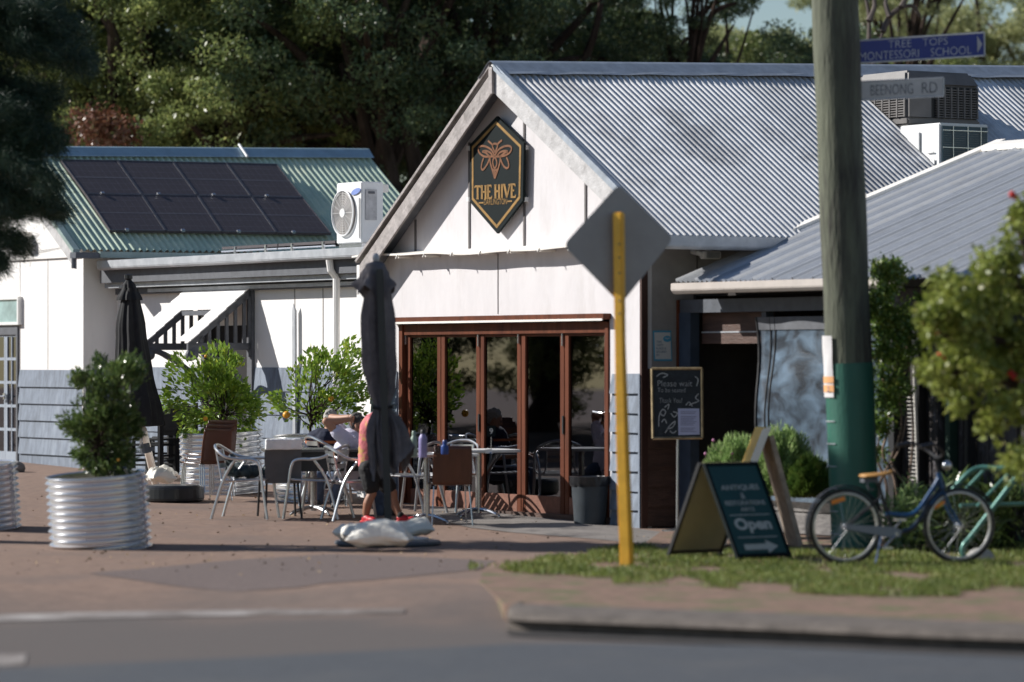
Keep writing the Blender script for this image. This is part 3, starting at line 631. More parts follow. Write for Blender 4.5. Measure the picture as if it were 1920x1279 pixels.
# solar panels on the green roof
def rayplane(px, py, p0, nn):
    d = Vector(((px-960)/F, 1, -(py-HOR)/F)); o = Vector((0, 0, EYE)); return o+d*((p0-o).dot(nn)/d.dot(nn))
q0 = L(la, 0, 4.79); q1 = L(la, 5, 4.90); q2 = L(-13.36, 2.5, 3.32); nS = (q1-q0).cross(q2-q0).normalized(); nS = nS if nS.z > 0 else -nS; pS = q0+nS*.09
sol = [[(113, 299), (220, 300.5), (324, 303), (424, 305), (519, 307.5)], [(160, 363), (266, 365), (370, 366), (471, 368), (568, 370)], [(206, 432), (311, 433), (416, 434.5), (519, 436), (622, 437.5)]]
G = [[rayplane(x, y, pS, nS) for x, y in row] for row in sol]
M['cellframe'] = mat('panel_frame', (.13, .13, .145), .35, metal=.5)
names = ['leftmost', 'second from left', 'third from left', 'rightmost']
for r_ in range(2):
    for c_ in range(4):
        A, B, C_, D = G[r_][c_], G[r_][c_+1], G[r_+1][c_+1], G[r_+1][c_]; cc = (A+B+C_+D)/4
        k = .993; A, B, C_, D = [cc+(p-cc)*k for p in (A, B, C_, D)]
        t = thing('solar_panel', f"dark solar panel, {names[c_]} in the {'upper' if r_ == 0 else 'lower'} row on the green roof", 'solar panel', 'solar panels on the green roof')
        mb = MB(); mb.prism([A, B, C_, D], nS*-.035); mb.build('cells', M['panel'], t)
        fm = MB(); e = nS*.004
        for P_, Q_ in ((A, B), (B, C_), (C_, D), (D, A)):
            s_ = (Q_-P_).normalized(); inn = (cc-(P_+Q_)/2).normalized()*.014; fm.prism([P_, Q_, Q_+inn, P_+inn], nS*.006)
        fm.build('frame', M['cellframe'], t)
        mm = MB(); ribbon(mm, [A.lerp(D, .52), B.lerp(C_, .52)], .014, nS, .003)
        for q in (.12, .24, .36, .48, .6, .72, .84, .93): ribbon(mm, [A.lerp(B, q), D.lerp(C_, q)], .003, nS, .002)
        for q in (.17, .34, .69, .86): ribbon(mm, [A.lerp(D, q), B.lerp(C_, q)], .004, nS, .0025)
        M.setdefault('cellline', mat('cell_line', (.16, .16, .18), .4)); mm.build('cell_lines', M['cellline'], t)
        mb = MB(); mb.box(D.lerp(C_, .3)+nS*.01, (C_-D).normalized()*.05, (A-D).normalized()*.04, nS*.03); mb.build('clamp', M['steel'], t)
        settle(t, cc)

# ================================================================== LINK WALL WITH HOOD (between the two buildings)
lk = thing('link_building', 'low white and grey wall section with slate fascia joining the two gabled buildings', 'building')
BW = .5
mb = MB(); mb.lb(LC+.001, -5.795, BW, BW+.12, 1.70, 3.0); mb.build('front_wall', M['white2'], lk)
hw0, hw1 = onb(386, 700, BW)[0], onb(474, 700, BW)[0]     # window opening
mb = MB(); mb.lb(LC+.001, hw0, BW, BW+.12, .05, 1.70); mb.lb(hw1, -5.795, BW, BW+.12, .05, 1.70); mb.build('lower_wall', M['greyboard'], lk)
boards(lk, LC+.01, hw0-.04, .25, 1.70, 5, b=BW, out=.03); boards(lk, hw1+.05, -6.3, .2, 1.70, 5, b=BW, out=.03)
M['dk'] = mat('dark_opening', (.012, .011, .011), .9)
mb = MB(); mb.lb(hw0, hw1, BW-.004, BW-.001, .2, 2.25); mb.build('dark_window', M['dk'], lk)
mb = MB(); mb.lb(hw1-.07, hw1+.06, BW-.05, BW-.005, .2, 2.77); mb.lb(hw0-.05, hw0+.04, BW-.05, BW-.005, .2, 2.25); mb.build('window_frame', M['slat'], lk)
for px in (640-34, 553):
    a = onb(px, 600, BW)[0]; mb = MB(); mb.lb(a-.008, a+.008, BW-.006, BW-.001, 1.72, 2.75); mb.build('joint_strip', M['taupe'], lk)
# roof, gutter, beams
zf = 3.16
mb = MB(); mb.hexa([L(-13.35, .15, 3.13), L(-5.66, .15, 3.13), L(-5.66, 6, 3.28), L(-13.35, 6, 3.28), L(-13.35, .15, 3.16), L(-5.66, .15, 3.16), L(-5.66, 6, 3.31), L(-13.35, 6, 3.31)]); mb.build('roof', M['galv2'], lk)
mb = MB(); mb.prism([L(-13.42, .03, 3.16), L(-13.42, .15, 3.165), L(-13.42, .15, 3.03), L(-13.42, .06, 3.03), L(-13.42, .03, 3.06)], U*(13.42-5.68)); mb.build('gutter', M['gutter'], lk, bevel=.008)
mb = MB(); mb.lb(-13.6, -5.72, .17, .23, 2.86, 3.05); mb.build('fascia', M['slat'], lk)
mb = MB(); mb.lb(-13.6, -5.82, .24, .34, 2.79, 2.855); mb.build('beam', M['gutter'], lk)
mb = MB(); mb.lb(-13.6, -5.82, .40, BW-.01, 2.70, 2.785); mb.build('beam', M['darkgrey'], lk)
mb = MB(); mb.lb(-12.5, -5.82, .35, .395, 2.72, 2.765); mb.build('batten', M['gutter'], lk)
a = onb(644, 600, .3)[0]; mb = MB(); mb.tube([L(a, .10, 3.03), L(a, .12, 2.9), L(a, .2, 2.8), L(a, .2, .2)], .045, 10); mb.build('downpipe', M['white2'], lk)
a = onb(668, 600, .0)[0]; mb = MB(); mb.lb(a-.2, -5.80, .12, .3, .1, 2.95); mb.build('corner_infill', M['white2'], lk)
# hood on brackets
hd = link('window_hood', None, lk)
def hp_(px, py, b): return PB(px, py, b)
aR, zT = onb(476, 539, BW-.01); aL_ = onb(385, 600, BW-.01)[0]-.02; zT = 2.76
zB = 2.02; ob = .92
def slopept(a, t): return L(a, BW-.02-ob*t, zT+(zB-zT)*t)
n = 7; aHL = onb(358, 540, BW)[0]; aLb = onb(394, 600, BW)[0]
for k in range(n):
    t0, t1 = k/n, (k+1)/n; aLL = aHL+.04
    mb = MB(); A = slopept(aLL-.04, t0); B = slopept(aR+.03, t0); C_ = slopept(aR+.03, t1+.02); D = slopept(aLL-.04, t1+.02); up = Z*.02
    if k >= 3:   # lower boards cut away over the middle gap, as in the notch
        for (q0_, q1_) in ((aLL-.04, aLb+.01), (aR-.36, aR+.03)):
            m2 = MB(); m2.prism([slopept(q0_, t0)+Z*.012, slopept(q1_, t0)+Z*.012, slopept(q1_, t1)+Z*.022, slopept(q0_, t1)+Z*.022], Z*.015); m2.build('hood_board', M['white2'], hd)
    else:
        mb.prism([A+Z*.012, B+Z*.012, C_+Z*.026, D+Z*.026], Z*.015); mb.build('hood_board', M['white2'], hd)
for a in (aR, aLb):
    br = MB(); th = U*.05; w0 = BW-.02
    def P_(o_, z): return L(a, w0-o_, z)
    br.prism([P_(.0, zT-.01), P_(.0, zB-.18), P_(.07, zB-.18), P_(.07, zT-.07)], -th)
    br.prism([P_(0, zB), P_(ob+.02, zB), P_(ob+.02, zB-.09), P_(0, zB-.09)], -th)
    br.prism([P_(.0, zT), P_(ob, zB+.005), P_(ob-.06, zB-.03), P_(.0, zT-.11)], -th*.9)
    for k in range(1, 7):
        o_ = ob*k/7.3; zt = zT+(zB-zT)*(o_/ob)-.03; br.prism([P_(o_-.022, zt), P_(o_-.022, zB-.01), P_(o_+.022, zB-.01), P_(o_+.022, zt-.03)], -th*.6)
    cpts = bez([L(a-.025, w0-ob+.10, zB-.16), L(a-.025, w0-ob+.02, zB-.20), L(a-.025, w0-ob+.0, zB-.13), L(a-.025, w0-ob+.1, zB-.095), L(a-.025, w0-ob+.32, zB-.17), L(a-.025, w0-.22, zB-.42), L(a-.025, w0-.04, zB-.85)], 5)
    br.tube(cpts, [.04+.004*math.sin(i) for i in range(len(cpts))], 8)
    br.ball(L(a-.025, w0-ob+.07, zB-.155), .065, 10, 8)
    br.build('bracket', M['slat'], hd)
mb = MB(); mb.box(slopept((aR+aLb)/2, 3/7)-Z*.03, U*(aR-aLb), RR*.04, Z*.06); mb.build('front_rail', M['slat'], hd)
settle(lk, L(-9.8, .5, .2))
# thin pointed post by the wall
pp = thing('pointed_stake', 'slim grey stake with a pointed tip standing against the white and grey wall', 'stake')
b_ = .43; p = PB(550, 568, b_); q = PB(551, 835, b_); mb = MB(); mb.hexa([q-U*.035, q+U*.035, q+U*.035+RR*.03, q-U*.035+RR*.03, p-U*.035-Z*.1, p+U*.035-Z*.1, p+U*.035+RR*.03-Z*.1, p-U*.035+RR*.03-Z*.1])
mb.add([p-U*.035-Z*.1, p+U*.035-Z*.1, p+U*.035+RR*.03-Z*.1, p-U*.035+RR*.03-Z*.1, p], [(0, 1, 4), (1, 2, 4), (2, 3, 4), (3, 0, 4)]); mb.build('shaft', M['gutter'], pp)
mb = MB(); b0_ = L(*onb(551, 835, b_)[:1], b_, .25); mb.tube([q+RR*.015, b0_+RR*.015], .022); mb.build('foot', M['steel'], pp); settle(pp, b0_)
# edge-on panels on the flat roof
for i, (x0, x1) in enumerate(((416, 520), (522, 628))):
    t = thing('solar_panel', f"thin edge of a solar panel on the flat roof, {'the left one' if i == 0 else 'the one beside the fan unit'}", 'solar panel', 'solar panels lying on the flat roof')
    A = PB(x0, 468-(x0-416)*.055, .9); B = PB(x1, 468-(x1-416)*.055, .9); mb = MB(); mb.prism([A, B, B+RR*1.6+Z*.06, A+RR*1.6+Z*.06], Z*.035); mb.build('cells', M['panel'], t)
    mb = MB(); mb.tube([A-Z*.03, B-Z*.03], .012, 6); mb.box(A.lerp(B, .25)+Z*.01-Z*.04, U*.04, RR*.03, Z*.12); mb.box(A.lerp(B, .8)-Z*.03, U*.04, RR*.03, Z*.12); mb.build('mounting_rail', M['steel'], t); settle(t, A)

# ================================================================== AIR CONDITIONERS
def ac(name, label, corner, wu, wr, h, logo=True):
    """corner = lower corner between the n-facing front (towards -U) and the u-facing side (towards +R)"""
    t = thing(name, label, 'air conditioner'); c = Vector(corner)
    mb = MB(); mb.box(c-U*wu/2+RR*wr/2+Z*h/2, U*wu, RR*wr, Z*h); mb.build('casing', M['whiteshine'], t, bevel=.012)
    return t, c
c = PB(678, 455, .55); s_ = F/c.y; wu = (678-627)/(s_*.53); wr = (718-678)/(s_*.848); h = (455-340)/s_
t, c = ac('air_conditioner', 'white air conditioner with a round fan grille on the flat roof left of the gable', c, wu, wr, h)
fc = c-U*wu*.66+Z*h*.50+N*.014; ds = .37*h
mb = MB()
for k in range(9): rr = ds*(k+1)/9; mb.tube([fc+U*rr*math.cos(q)*.95+Z*rr*math.sin(q)+N*.02 for q in [i*2*math.pi/40 for i in range(40)]], .0035 if k < 8 else .012, 5, closed=True)
for k in range(16): q = k*math.pi/8; mb.tube([fc+N*.02, fc+N*.02+U*ds*math.cos(q)*.95+Z*ds*math.sin(q)], .003, 4)
mb.build('fan_grille', M['whiteshine'], t)
mb = MB(); vs = [fc+N*.002+U*ds*.95*math.cos(i*math.pi/20)+Z*ds*math.sin(i*math.pi/20) for i in range(40)]; mb.prism(vs, RR*.01); M['fandark'] = mat('fan_dark', (.19, .165, .15), .6); mb.build('fan_recess', M['fandark'], t)
mb = MB(); vs = [fc+N*.028+U*ds*.23*math.cos(i*math.pi/10)+Z*ds*.18*math.sin(i*math.pi/10) for i in range(20)]; mb.prism(vs, RR*.01); mb.build('fan_hub', M['whiteshine'], t)
lg = c-U*wu*.19+Z*h*.84+N*.014; m2 = MB()
M['logo'] = mat('logo_blue', (.22, .30, .62), .4); vs = [lg+U*.115*math.cos(i*math.pi/12)+Z*(.036*math.sin(i*math.pi/12)+.02*math.cos(i*math.pi/12)) for i in range(24)]; m2.prism(vs, N*.002); m2.build('logo', M['logo'], t)
m2 = MB(); m2.box(c-U*.035+Z*h*.4+N*.013, U*.014, RR*.006, Z*h*.66); m2.build('seam', M['slat'], t)
m2 = MB(); m2.box(c+U*.013+RR*wr*.42+Z*h*.62, U*.01, RR*wr*.5, Z*h*.5); m2.build('side_cover', M['bargewhite'], t); m2 = MB(); m2.box(c+U*.02+RR*wr*.42+Z*h*.82, U*.01, RR*wr*.28, Z*.03); m2.build('vent_slot', M['slat'], t)
m2 = MB(); m2.box(c+RR*(wr+.05)-U*.1+Z*h*.9, U*.1, RR*.12, Z*.1); m2.build('valve_cover', M['capwhite'], t, bevel=.01)
m2 = MB(); m2.box(c-U*wu*.5+Z*(-.03)+RR*.05, U*wu*.9, RR*.06, Z*.05); m2.box(c-U*wu*.5+Z*(-.03)+RR*wr*.8, U*wu*.9, RR*.06, Z*.05); m2.build('feet', M['steel'], t)
settle(t, c-Z*.05)
# right condenser behind the veranda ridge
Yc = 42.6; c = W(1762, 345, Yc); s_ = F/Yc; wu = 64/(s_*.53); wr = 99/(s_*.848); h = 115/s_
t, c = ac('air_conditioner', 'white air conditioner with a dark finned side behind the right roof ridge', c, wu, wr, h+.0)
M['fins'] = mat('coil_fins', (.012, .055, .075), .4, var=.2)
m2 = MB(); m2.box(c+U*.014+RR*wr*.5+Z*h*.5, U*.01, RR*wr*.92, Z*h*.9); m2.build('coil', M['fins'], t)
m2 = MB()
for q in (.25, .55, .82): m2.tube([c+U*.024+RR*wr*q+Z*h*.06, c+U*.024+RR*wr*q+Z*h*.95], .006, 5)
for q in (.3, .6, .88): m2.tube([c+U*.024+RR*wr*.04+Z*h*q, c+U*.024+RR*wr*.95+Z*h*q], .006, 5)
for q in range(24): m2.tube([c+U*.021+RR*wr*.04+Z*h*(.07+q*.036), c+U*.021+RR*wr*.95+Z*h*(.07+q*.036)], .002, 4)
m2.build('guard_wires', M['steel'], t)
m2 = MB(); m2.box(c-U*wu*.62+Z*h*.5+N*.016, U*wu*.3, RR*.02, Z*h*.75); m2.box(c-U*wu*.2+Z*h*.35+N*.016, U*wu*.22, RR*.012, Z*h*.12); m2.box(c-U*wu*.2+Z*h*.52+N*.016, U*wu*.18, RR*.012, Z*h*.03); m2.build('front_cover', M['whiteshine'], t, bevel=.006)
settle(t, c)
# evaporative cooler
Yc = 43.2; c = W(1702, 234, Yc); s_ = F/Yc; wu = 130/(s_*.53)*.72; wr = 148/(s_*.848); h = 104/s_
t = thing('roof_cooler', 'large grey evaporative cooler with slatted sides on the silver roof ridge', 'cooler')
M['cooler'] = mat('cooler_plastic', (.14, .13, .125), .55, var=.15); M['coolerw'] = mat('cooler_light', (.52, .49, .46), .5)
b0 = c-U*wu/2+RR*wr/2
mb = MB(); mb.box(b0+Z*h*.07, U*wu, RR*wr, Z*h*.14); mb.build('base_tray', M['cooler'], t, bevel=.02)
mb = MB(); mb.box(b0+Z*h*.43, U*wu*.93, RR*wr*.94, Z*h*.58); mb.build('pad_core', M['black'], t)
mb = MB(); top = [b0+U*wu*.5*x+RR*wr*.52*y+Z*h*z for x, y, z in ((-1, -1, .72), (1, -1, .72), (1, 1, .72), (-1, 1, .72), (-.82, -.85, 1.0), (.82, -.85, 1.0), (.82, .85, 1.0), (-.82, .85, 1.0))]; mb.hexa(top); mb.build('lid', M['cooler'], t, bevel=.03)
mb = MB()
for k in range(12):
    z = h*(.17+.045*k)
    mb.box(b0+U*wu*.475+RR*wr*.18+Z*z, U*.05, RR*wr*.56, Z*.012); mb.box(b0-RR*wr*.48+Z*z, U*wu*.9, RR*.05, Z*.014)
for k in range(7): mb.box(b0+U*wu*.49+RR*wr*(-.08+.09*k)+Z*h*.43, U*.03, RR*.018, Z*h*.56)
for k in range(8): mb.box(b0-RR*wr*.495+U*wu*(-.45+.128*k)+Z*h*.43, U*.025, RR*.03, Z*h*.56)
mb.box(b0+U*wu*.48-RR*wr*.33+Z*h*.43, U*.05, RR*wr*.3, Z*h*.56)
mb.build('louvres', M['cooler'], t)
mb = MB(); mb.prism([b0+U*wu*.2-RR*wr*.3, b0+U*wu*.2+RR*wr*.3, b0-U*wu*.4+RR*wr*.3, b0-U*wu*.4-RR*wr*.3], Z*-.5); mb.build('duct', M['galv'], t)
settle(t, c)

# ================================================================== RIGHT (ENTRY) BUILDING
rt = thing('entry_building', 'low entry building with pale ribbed roof, slate posts and a dark open doorway', 'building')
def gw(px, py, b): return onb(px, py, b)
aP0 = .0; aP1 = onb(1310, 700, .55)[0]; aD = onb(1436, 700, .55)[0]; aB = onb(1700, 700, .55)[0]
zr = 2.60
# roof sheet, ribs run back along R
apx = onb(1840, 280, 4.14)[0]
def ribprof(x):
    x = x % 1.0
    return (1.3 if .04 < x < .09 else (.0 if x < .13 else .62*max(0, math.sin((x-.13)/.87*2*math.pi*3.5))))
corrugated('roof', L(.74, 4.14, 4.15), L(7.6, 4.14, 4.15), L(.50, .08, 2.615), L(7.6, .08, 2.55), .34, .030, M['galv2'], rt, rows=2, prof=ribprof, seg=30)
mb = MB(); mb.prism([L(.66, 4.3, 4.20), L(.82, 4.3, 4.20), L(.70, 1.4, 3.125), L(.54, 1.4, 3.125)], Z*.05); mb.prism([L(.83, 4.20, 4.16), L(7.6, 4.20, 4.16), L(7.6, 3.95, 4.10), L(.83, 3.95, 4.10)], Z*.06); mb.build('roof_capping', M['capwhite'], rt)
mb = MB(); mb.lb(.84, 7.6, 4.2, 4.3, 2.5, 4.17); mb.build('rear_gable', M['taupe'], rt)
mb = MB(); p0 = L(0.03, .0, 0); 
gs = [(0, 2.605), (.0, 2.53), (.04, 2.49), (.10, 2.49), (.12, 2.60)]
mb.prism([L(.50, .02+dx, z) for dx, z in gs], U*3.85); gut = mb.build('gutter', M['capwhite'], rt, bevel=.006)
gut.data.materials.clear(); gut.data.materials.append(mat('tan_gutter', (.50, .45, .41), .5, var=.08))
mb = MB(); mb.lb(.05, 7.4, .45, .58, 2.30, 2.44); mb.build('beam', M['darkgrey'], rt)
M['slateblue'] = mat('slate_blue_paint', (.045, .065, .10), .5, var=.15, scale=8)
mb = MB(); mb.lb(.03, aP1, .44, .56, -.02, 2.30); mb.build('post', M['slateblue'], rt, bevel=.004)
mb = MB(); mb.lb(.012, .05, .43, .50, -.02, 2.44); mb.build('edge_trim', M['jarrah'], rt)
mb = MB(); mb.lb(aP1, aD+.05, .60, .63, 2.10, 2.30); mb.build('door_head_panel', M['browndark'], rt)
mb = MB(); mb.lb(aP1, aD+.05, .585, .60, 2.085, 2.10); mb.build('head_flashing', M['gutter'], rt)
mb = MB(); mb.lb(aP1, aD+.05, .59, .66, 1.97, 2.083); mb.build('door_head', M['browndark'], rt)
mb = MB(); mb.lb(aD-.01, aD+.07, .5, .60, 0, 2.3); mb.build('post', M['darkgrey'], rt)
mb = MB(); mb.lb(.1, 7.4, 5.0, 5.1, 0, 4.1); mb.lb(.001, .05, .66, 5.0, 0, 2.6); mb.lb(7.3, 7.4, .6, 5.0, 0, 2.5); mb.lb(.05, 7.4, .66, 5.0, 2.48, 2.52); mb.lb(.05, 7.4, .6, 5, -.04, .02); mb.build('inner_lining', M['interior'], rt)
M['intbits'] = mat('shelf_goods', (.20, .14, .11), .6, var=.6, scale=14)
mb = MB()
for (a, z, w_, h_) in ((1.28, 1.62, .20, .24), (1.22, 1.28, .10, .3), (1.38, 1.25, .16, .20), (1.30, .95, .3, .02), (1.25, 1.0, .12, .16)): mb.lb(a-w_/2, a+w_/2, 1.6, 1.7, z, z+h_)
mb.build('inside_shelf', M['intbits'], rt)
settle(rt, L(3, .55, 0))
# clear plastic blind
def blindmat():
    m = bpy.data.materials.new('clear_blind'); m.use_nodes = True; t = m.node_tree; b = t.nodes['Principled BSDF']
    b.inputs['Roughness'].default_value = .42; b.inputs['Specular IOR Level'].default_value = .4
    geo = t.nodes.new('ShaderNodeNewGeometry'); mp = t.nodes.new('ShaderNodeMapping'); mp.inputs['Scale'].default_value = (2.2, 2.2, 3.4); t.links.new(geo.outputs['Position'], mp.inputs[0])
    nz = t.nodes.new('ShaderNodeTexNoise'); nz.inputs['Scale'].default_value = 1.6; nz.inputs['Detail'].default_value = 4; nz.inputs['Distortion'].default_value = .5; t.links.new(mp.outputs[0], nz.inputs['Vector'])
    rp = t.nodes.new('ShaderNodeValToRGB'); rp.color_ramp.elements[0].position = .38; rp.color_ramp.elements[0].color = (.025, .033, .045, 1); rp.color_ramp.elements[1].position = .72; rp.color_ramp.elements[1].color = (.15, .22, .30, 1)
    t.links.new(nz.outputs[0], rp.inputs[0]); t.links.new(rp.outputs[0], b.inputs['Base Color'])
    bp = t.nodes.new('ShaderNodeBump'); bp.inputs['Strength'].default_value = .35; bp.inputs['Distance'].default_value = .03; t.links.new(nz.outputs[0], bp.inputs['Height']); t.links.new(bp.outputs[0], b.inputs['Normal'])
    b.inputs['Alpha'].default_value = .8
    return m
M['blind'] = blindmat()
bl = thing('plastic_blind', 'crumpled clear plastic cafe blind hanging beside the dark doorway', 'blind')
mb = MB()
def bf(i, j):
    a = (aD+.02)+(aB-aD)*i; z = 2.24-(2.24-.35)*j
    return L(a, .42+.025*math.sin(j*9+i*3)+.02*math.sin(i*14+j*4)-.06*j*math.sin(i*5), z)
mb.grid(bf, 60, 50); mb.build('sheet', M['blind'], bl, smooth=True)
mb = MB()
for i in (0.0, .085, .12): mb.tube([bf(i, j/12)+N*.008 for j in range(13)], .007 if i else .016, 5)
mb.build('hem', M['black'], bl)
mb = MB(); mb.grid(lambda i, j: bf(i, .0+.07*j)+N*.012, 40, 2); mb.build('top_band', M['slat'], bl)
settle(bl, L(aD+1, .42, .35))
# small white pull bar beside the post
pb = thing('pull_bar', 'white metal pull bar fixed beside the slate entry post', 'handle'); c0 = PA(1286, 596, .06); c1 = PA(1285, 640, .06)
mb = MB(); mb.tube([c0-U*.03, c0, c0+U*.04, c0+U*.05-Z*.03, c1+U*.05], .011, 6); mb.build('bar', M['capwhite'], pb); settle(pb, c1)
# brush fence at the right
fn = thing('paling_fence', 'dark weathered paling and brush fence under the right roof edge', 'fence')
rngF = random.Random(3); M['pal'] = mat('dark_paling', (.05, .042, .042), .85, var=.5, scale=14, stretch=(1, 1, .3), bump=.5, mix2=((.14, .13, .15), 12, .56, .1))
mb = MB()
a = 3.95
while a < 8.5:
    w_ = rngF.uniform(.06, .14); mb.lb(a, a+w_-.008, .35+rngF.uniform(-.02, .02), .38+rngF.uniform(0, .02), -.05, 1.85+rngF.uniform(-.1, .1)); a += w_
mb.build('palings', M['pal'], fn)
for a, w_, m_ in ((3.97, .09, 'black'), (4.35, .10, 'black'), (4.62, .12, 'pal'), (4.86, .07, 'teal'), (5.15, .05, 'black')):
    mb = MB(); mb.lb(a, a+w_, .22, .32, -.05, 2.3); mb.build('post', M[m_] if m_ != 'teal' else mat('dark_green_post', (.02, .05, .035), .6), fn)
mb = MB(); mb.lb(3.9, 8.5, .40, .45, 1.8, 2.5); mb.build('upper_board', M['black'], fn)
settle(fn, L(5, .35, 0))
ts = thing('lattice_strip', 'narrow strip of white net and wire hanging between vine and dark post', 'screen')
mb = MB(); p0 = PB(1712, 660, .2); p1 = PB(1720, 905, .2); mb.tube([p0, p1], .008, 5)
for k in range(22): p = p0.lerp(p1, .35+k*.03); mb.tube([p-U*.12, p], .004, 4)
mb.build('net', M['capwhite'], ts); settle(ts, p1)
# ================================================================== PLANTERS AND SHRUBS
def tank(label, px, py, rpx, hpx, roll=0, pitch=0, sink=.02, group='round corrugated tank planters', bands=11):
    c = gp(px, py); s_ = F/c.y; r = rpx/s_; h = hpx/s_
    t = thing('tank_planter', label, 'planter', group)
    prof = []; K = bands*10
    for k in range(K+1):
        z = h*k/K; prof.append((r*(1-.0)+.018*math.sin(2*math.pi*bands*k/K), z))
    prof += [(r+.012, h+.006), (r-.004, h+.012), (r-.02, h), (r-.02, h-.08)]
    mb = MB(); mb.lathe((0, 0, 0), prof, 72, cap=False); mb.build('tank_wall', M['tank'], t, smooth=True)
    mb = MB(); mb.lathe((0, 0, 0), [(r-.021, h-.085), (r*.5, h-.06), (.02, h-.05)], 40, cap=False, fn=lambda an, z: 1); mb.build('soil', M['soil'], t)
    mb = MB(); q = R(-20); pts = [Vector(((r+.018*math.sin(2*math.pi*bands*k/K)+.003)*math.cos(q), (r+.018*math.sin(2*math.pi*bands*k/K)+.003)*math.sin(q), h*k/K)) for k in range(0, K+1, 2)]; mb.tube(pts, .004, 5)
    for k in range(bands):
        for qq in (R(-100), R(-22)): mb.ball(((r+.019)*math.cos(qq), (r+.019)*math.sin(qq), h*(k+.27)/bands), .006, 6, 4)
    mb.build('seam', M['gutter'], t)
    t.location = c-Z*sink; t.rotation_euler = (R(pitch), R(roll), 0)
    return t, c, r, h
T1 = tank('silver corrugated tank planter nearest the camera at left, holding the dark glossy shrub', 190, 1027, 93, 141, -3.6, 3.0, .02)
T2 = tank('silver corrugated tank planter cut off by the left edge of the photo', -48, 990, 86, 122, -3.4, 3.0, .02)
T3 = tank('tall silver tank planter behind the stacked brown chairs, with the bright green bush', 419, 924, 77, 116, -2, 2, .01)
T4 = tank('silver tank planter behind the dark table, with the citrus bush', 582, 938, 66, 122, -1, 2, .01)
def shrub(name, label, rng_seed, base, pts, leaf, lmin, lmax, wr, per, crad, material, trunk=True, fruit=None, stem_r=.02):
    """pts: clump centres given relative to the base, metres"""
    rng = np.random.default_rng(rng_seed); t = thing(name, label, 'shrub' if 'tree' not in name else 'tree')
    base = Vector(base); C_ = np.array([list(base+Vector(p)) for p in pts]); n = len(C_)
    q = rng.normal(size=(n, per, 3)); q /= np.linalg.norm(q, axis=2)[:, :, None]; q *= rng.random((n, per, 1))**.5*crad*rng.uniform(.7, 1.25, size=(n, 1, 1))
    P = (C_[:, None, :]+q).reshape(-1, 3); d = (P-np.array(base+Z*.3)); d /= np.linalg.norm(d, axis=1)[:, None]
    leaf_mesh('foliage', P, lmin, lmax, wr, rng, dirs=d*.9, parent=t, material=material)
    if trunk:
        mb = MB(); top = base+Z*.35; mb.tube(limb(rng, base-Z*.08, top, 4, .05), [stem_r*(1-.3*i/12) for i in range(13)], 7)
        for p in C_[::2]:
            l = limb(rng, top-Z*rng.uniform(0, .2), Vector(p), 4, .08); mb.tube(l, [stem_r*.45*(1-.75*i/(len(l)-1)) for i in range(len(l))], 5)
        mb.build('stems', M['bark'], t)
    if fruit:
        for (fx, fy, fr_) in fruit: mb = MB(); mb.ball(W(fx, fy, base.y-.35), fr_, 12, 8); mb.build('fruit', M['fruit'], t, smooth=True)
    settle(t, base); return t
def pixclumps(base, lst, rng, jitter=.35):
    out = []
    for (px, py, rp, n) in lst:
        for _ in range(n):
            an = rng.uniform(0, 2*math.pi); q = rp*math.sqrt(rng.random()); dy = rng.uniform(-jitter, jitter)
            p = W(px+q*math.cos(an), py+q*math.sin(an), base.y+dy); out.append(p-base)
    return out
rg = np.random.default_rng(11)
b1 = T1[1]+Z*(T1[3]-.06)-Vector((.03, 0, 0))
shrub('potted_shrub', 'dense dark glossy green shrub standing in the nearest tank planter', 21, b1,
      pixclumps(b1, [(195, 770, 52, 46), (190, 830, 52, 46), (165, 715, 22, 12), (235, 705, 26, 16), (150, 800, 22, 8), (215, 870, 40, 14), (250, 800, 16, 6), (185, 690, 14, 3), (250, 690, 10, 3), (125, 795, 8, 2), (262, 672+30, 6, 2)], rg, .3),
      None, .04, .08, .36, 55, .085, M['lf_pot'], fruit=[(222, 862, .014)])
b3 = T3[1]+Z*(T3[3]-.06)
shrub('lemon_bush', 'bright yellow-green leafy bush rising from the tank planter behind the brown chairs', 22, b3,
      pixclumps(b3, [(405, 740, 50, 30), (400, 700, 45, 20), (440, 770, 44, 24), (350, 690, 30, 8), (335, 745, 22, 5), (425, 812, 34, 10), (380, 790, 30, 8), (470, 750, 22, 6), (430, 672, 20, 5), (318, 752, 10, 2), (360, 810, 15, 3)], rg, .35),
      None, .05, .095, .5, 34, .11, M['lf_lemon'], fruit=[(385, 785, .03), (386, 668, .02)])
b4 = T4[1]+Z*(T4[3]-.06)
shrub('citrus_bush', 'loose citrus bush with orange fruit in the planter behind the dark table', 23, b4,
      pixclumps(b4, [(620, 720, 52, 24), (650, 690, 32, 14), (575, 700, 30, 10), (640, 770, 46, 16), (545, 745, 30, 7), (590, 770, 34, 9), (600, 672, 20, 4), (660, 660, 14, 4), (525, 760, 12, 2), (672, 740, 15, 6)], rg, .35),
      None, .05, .09, .5, 24, .11, M['lf_lemon'], fruit=[(537, 778, .045), (621, 748, .035)])

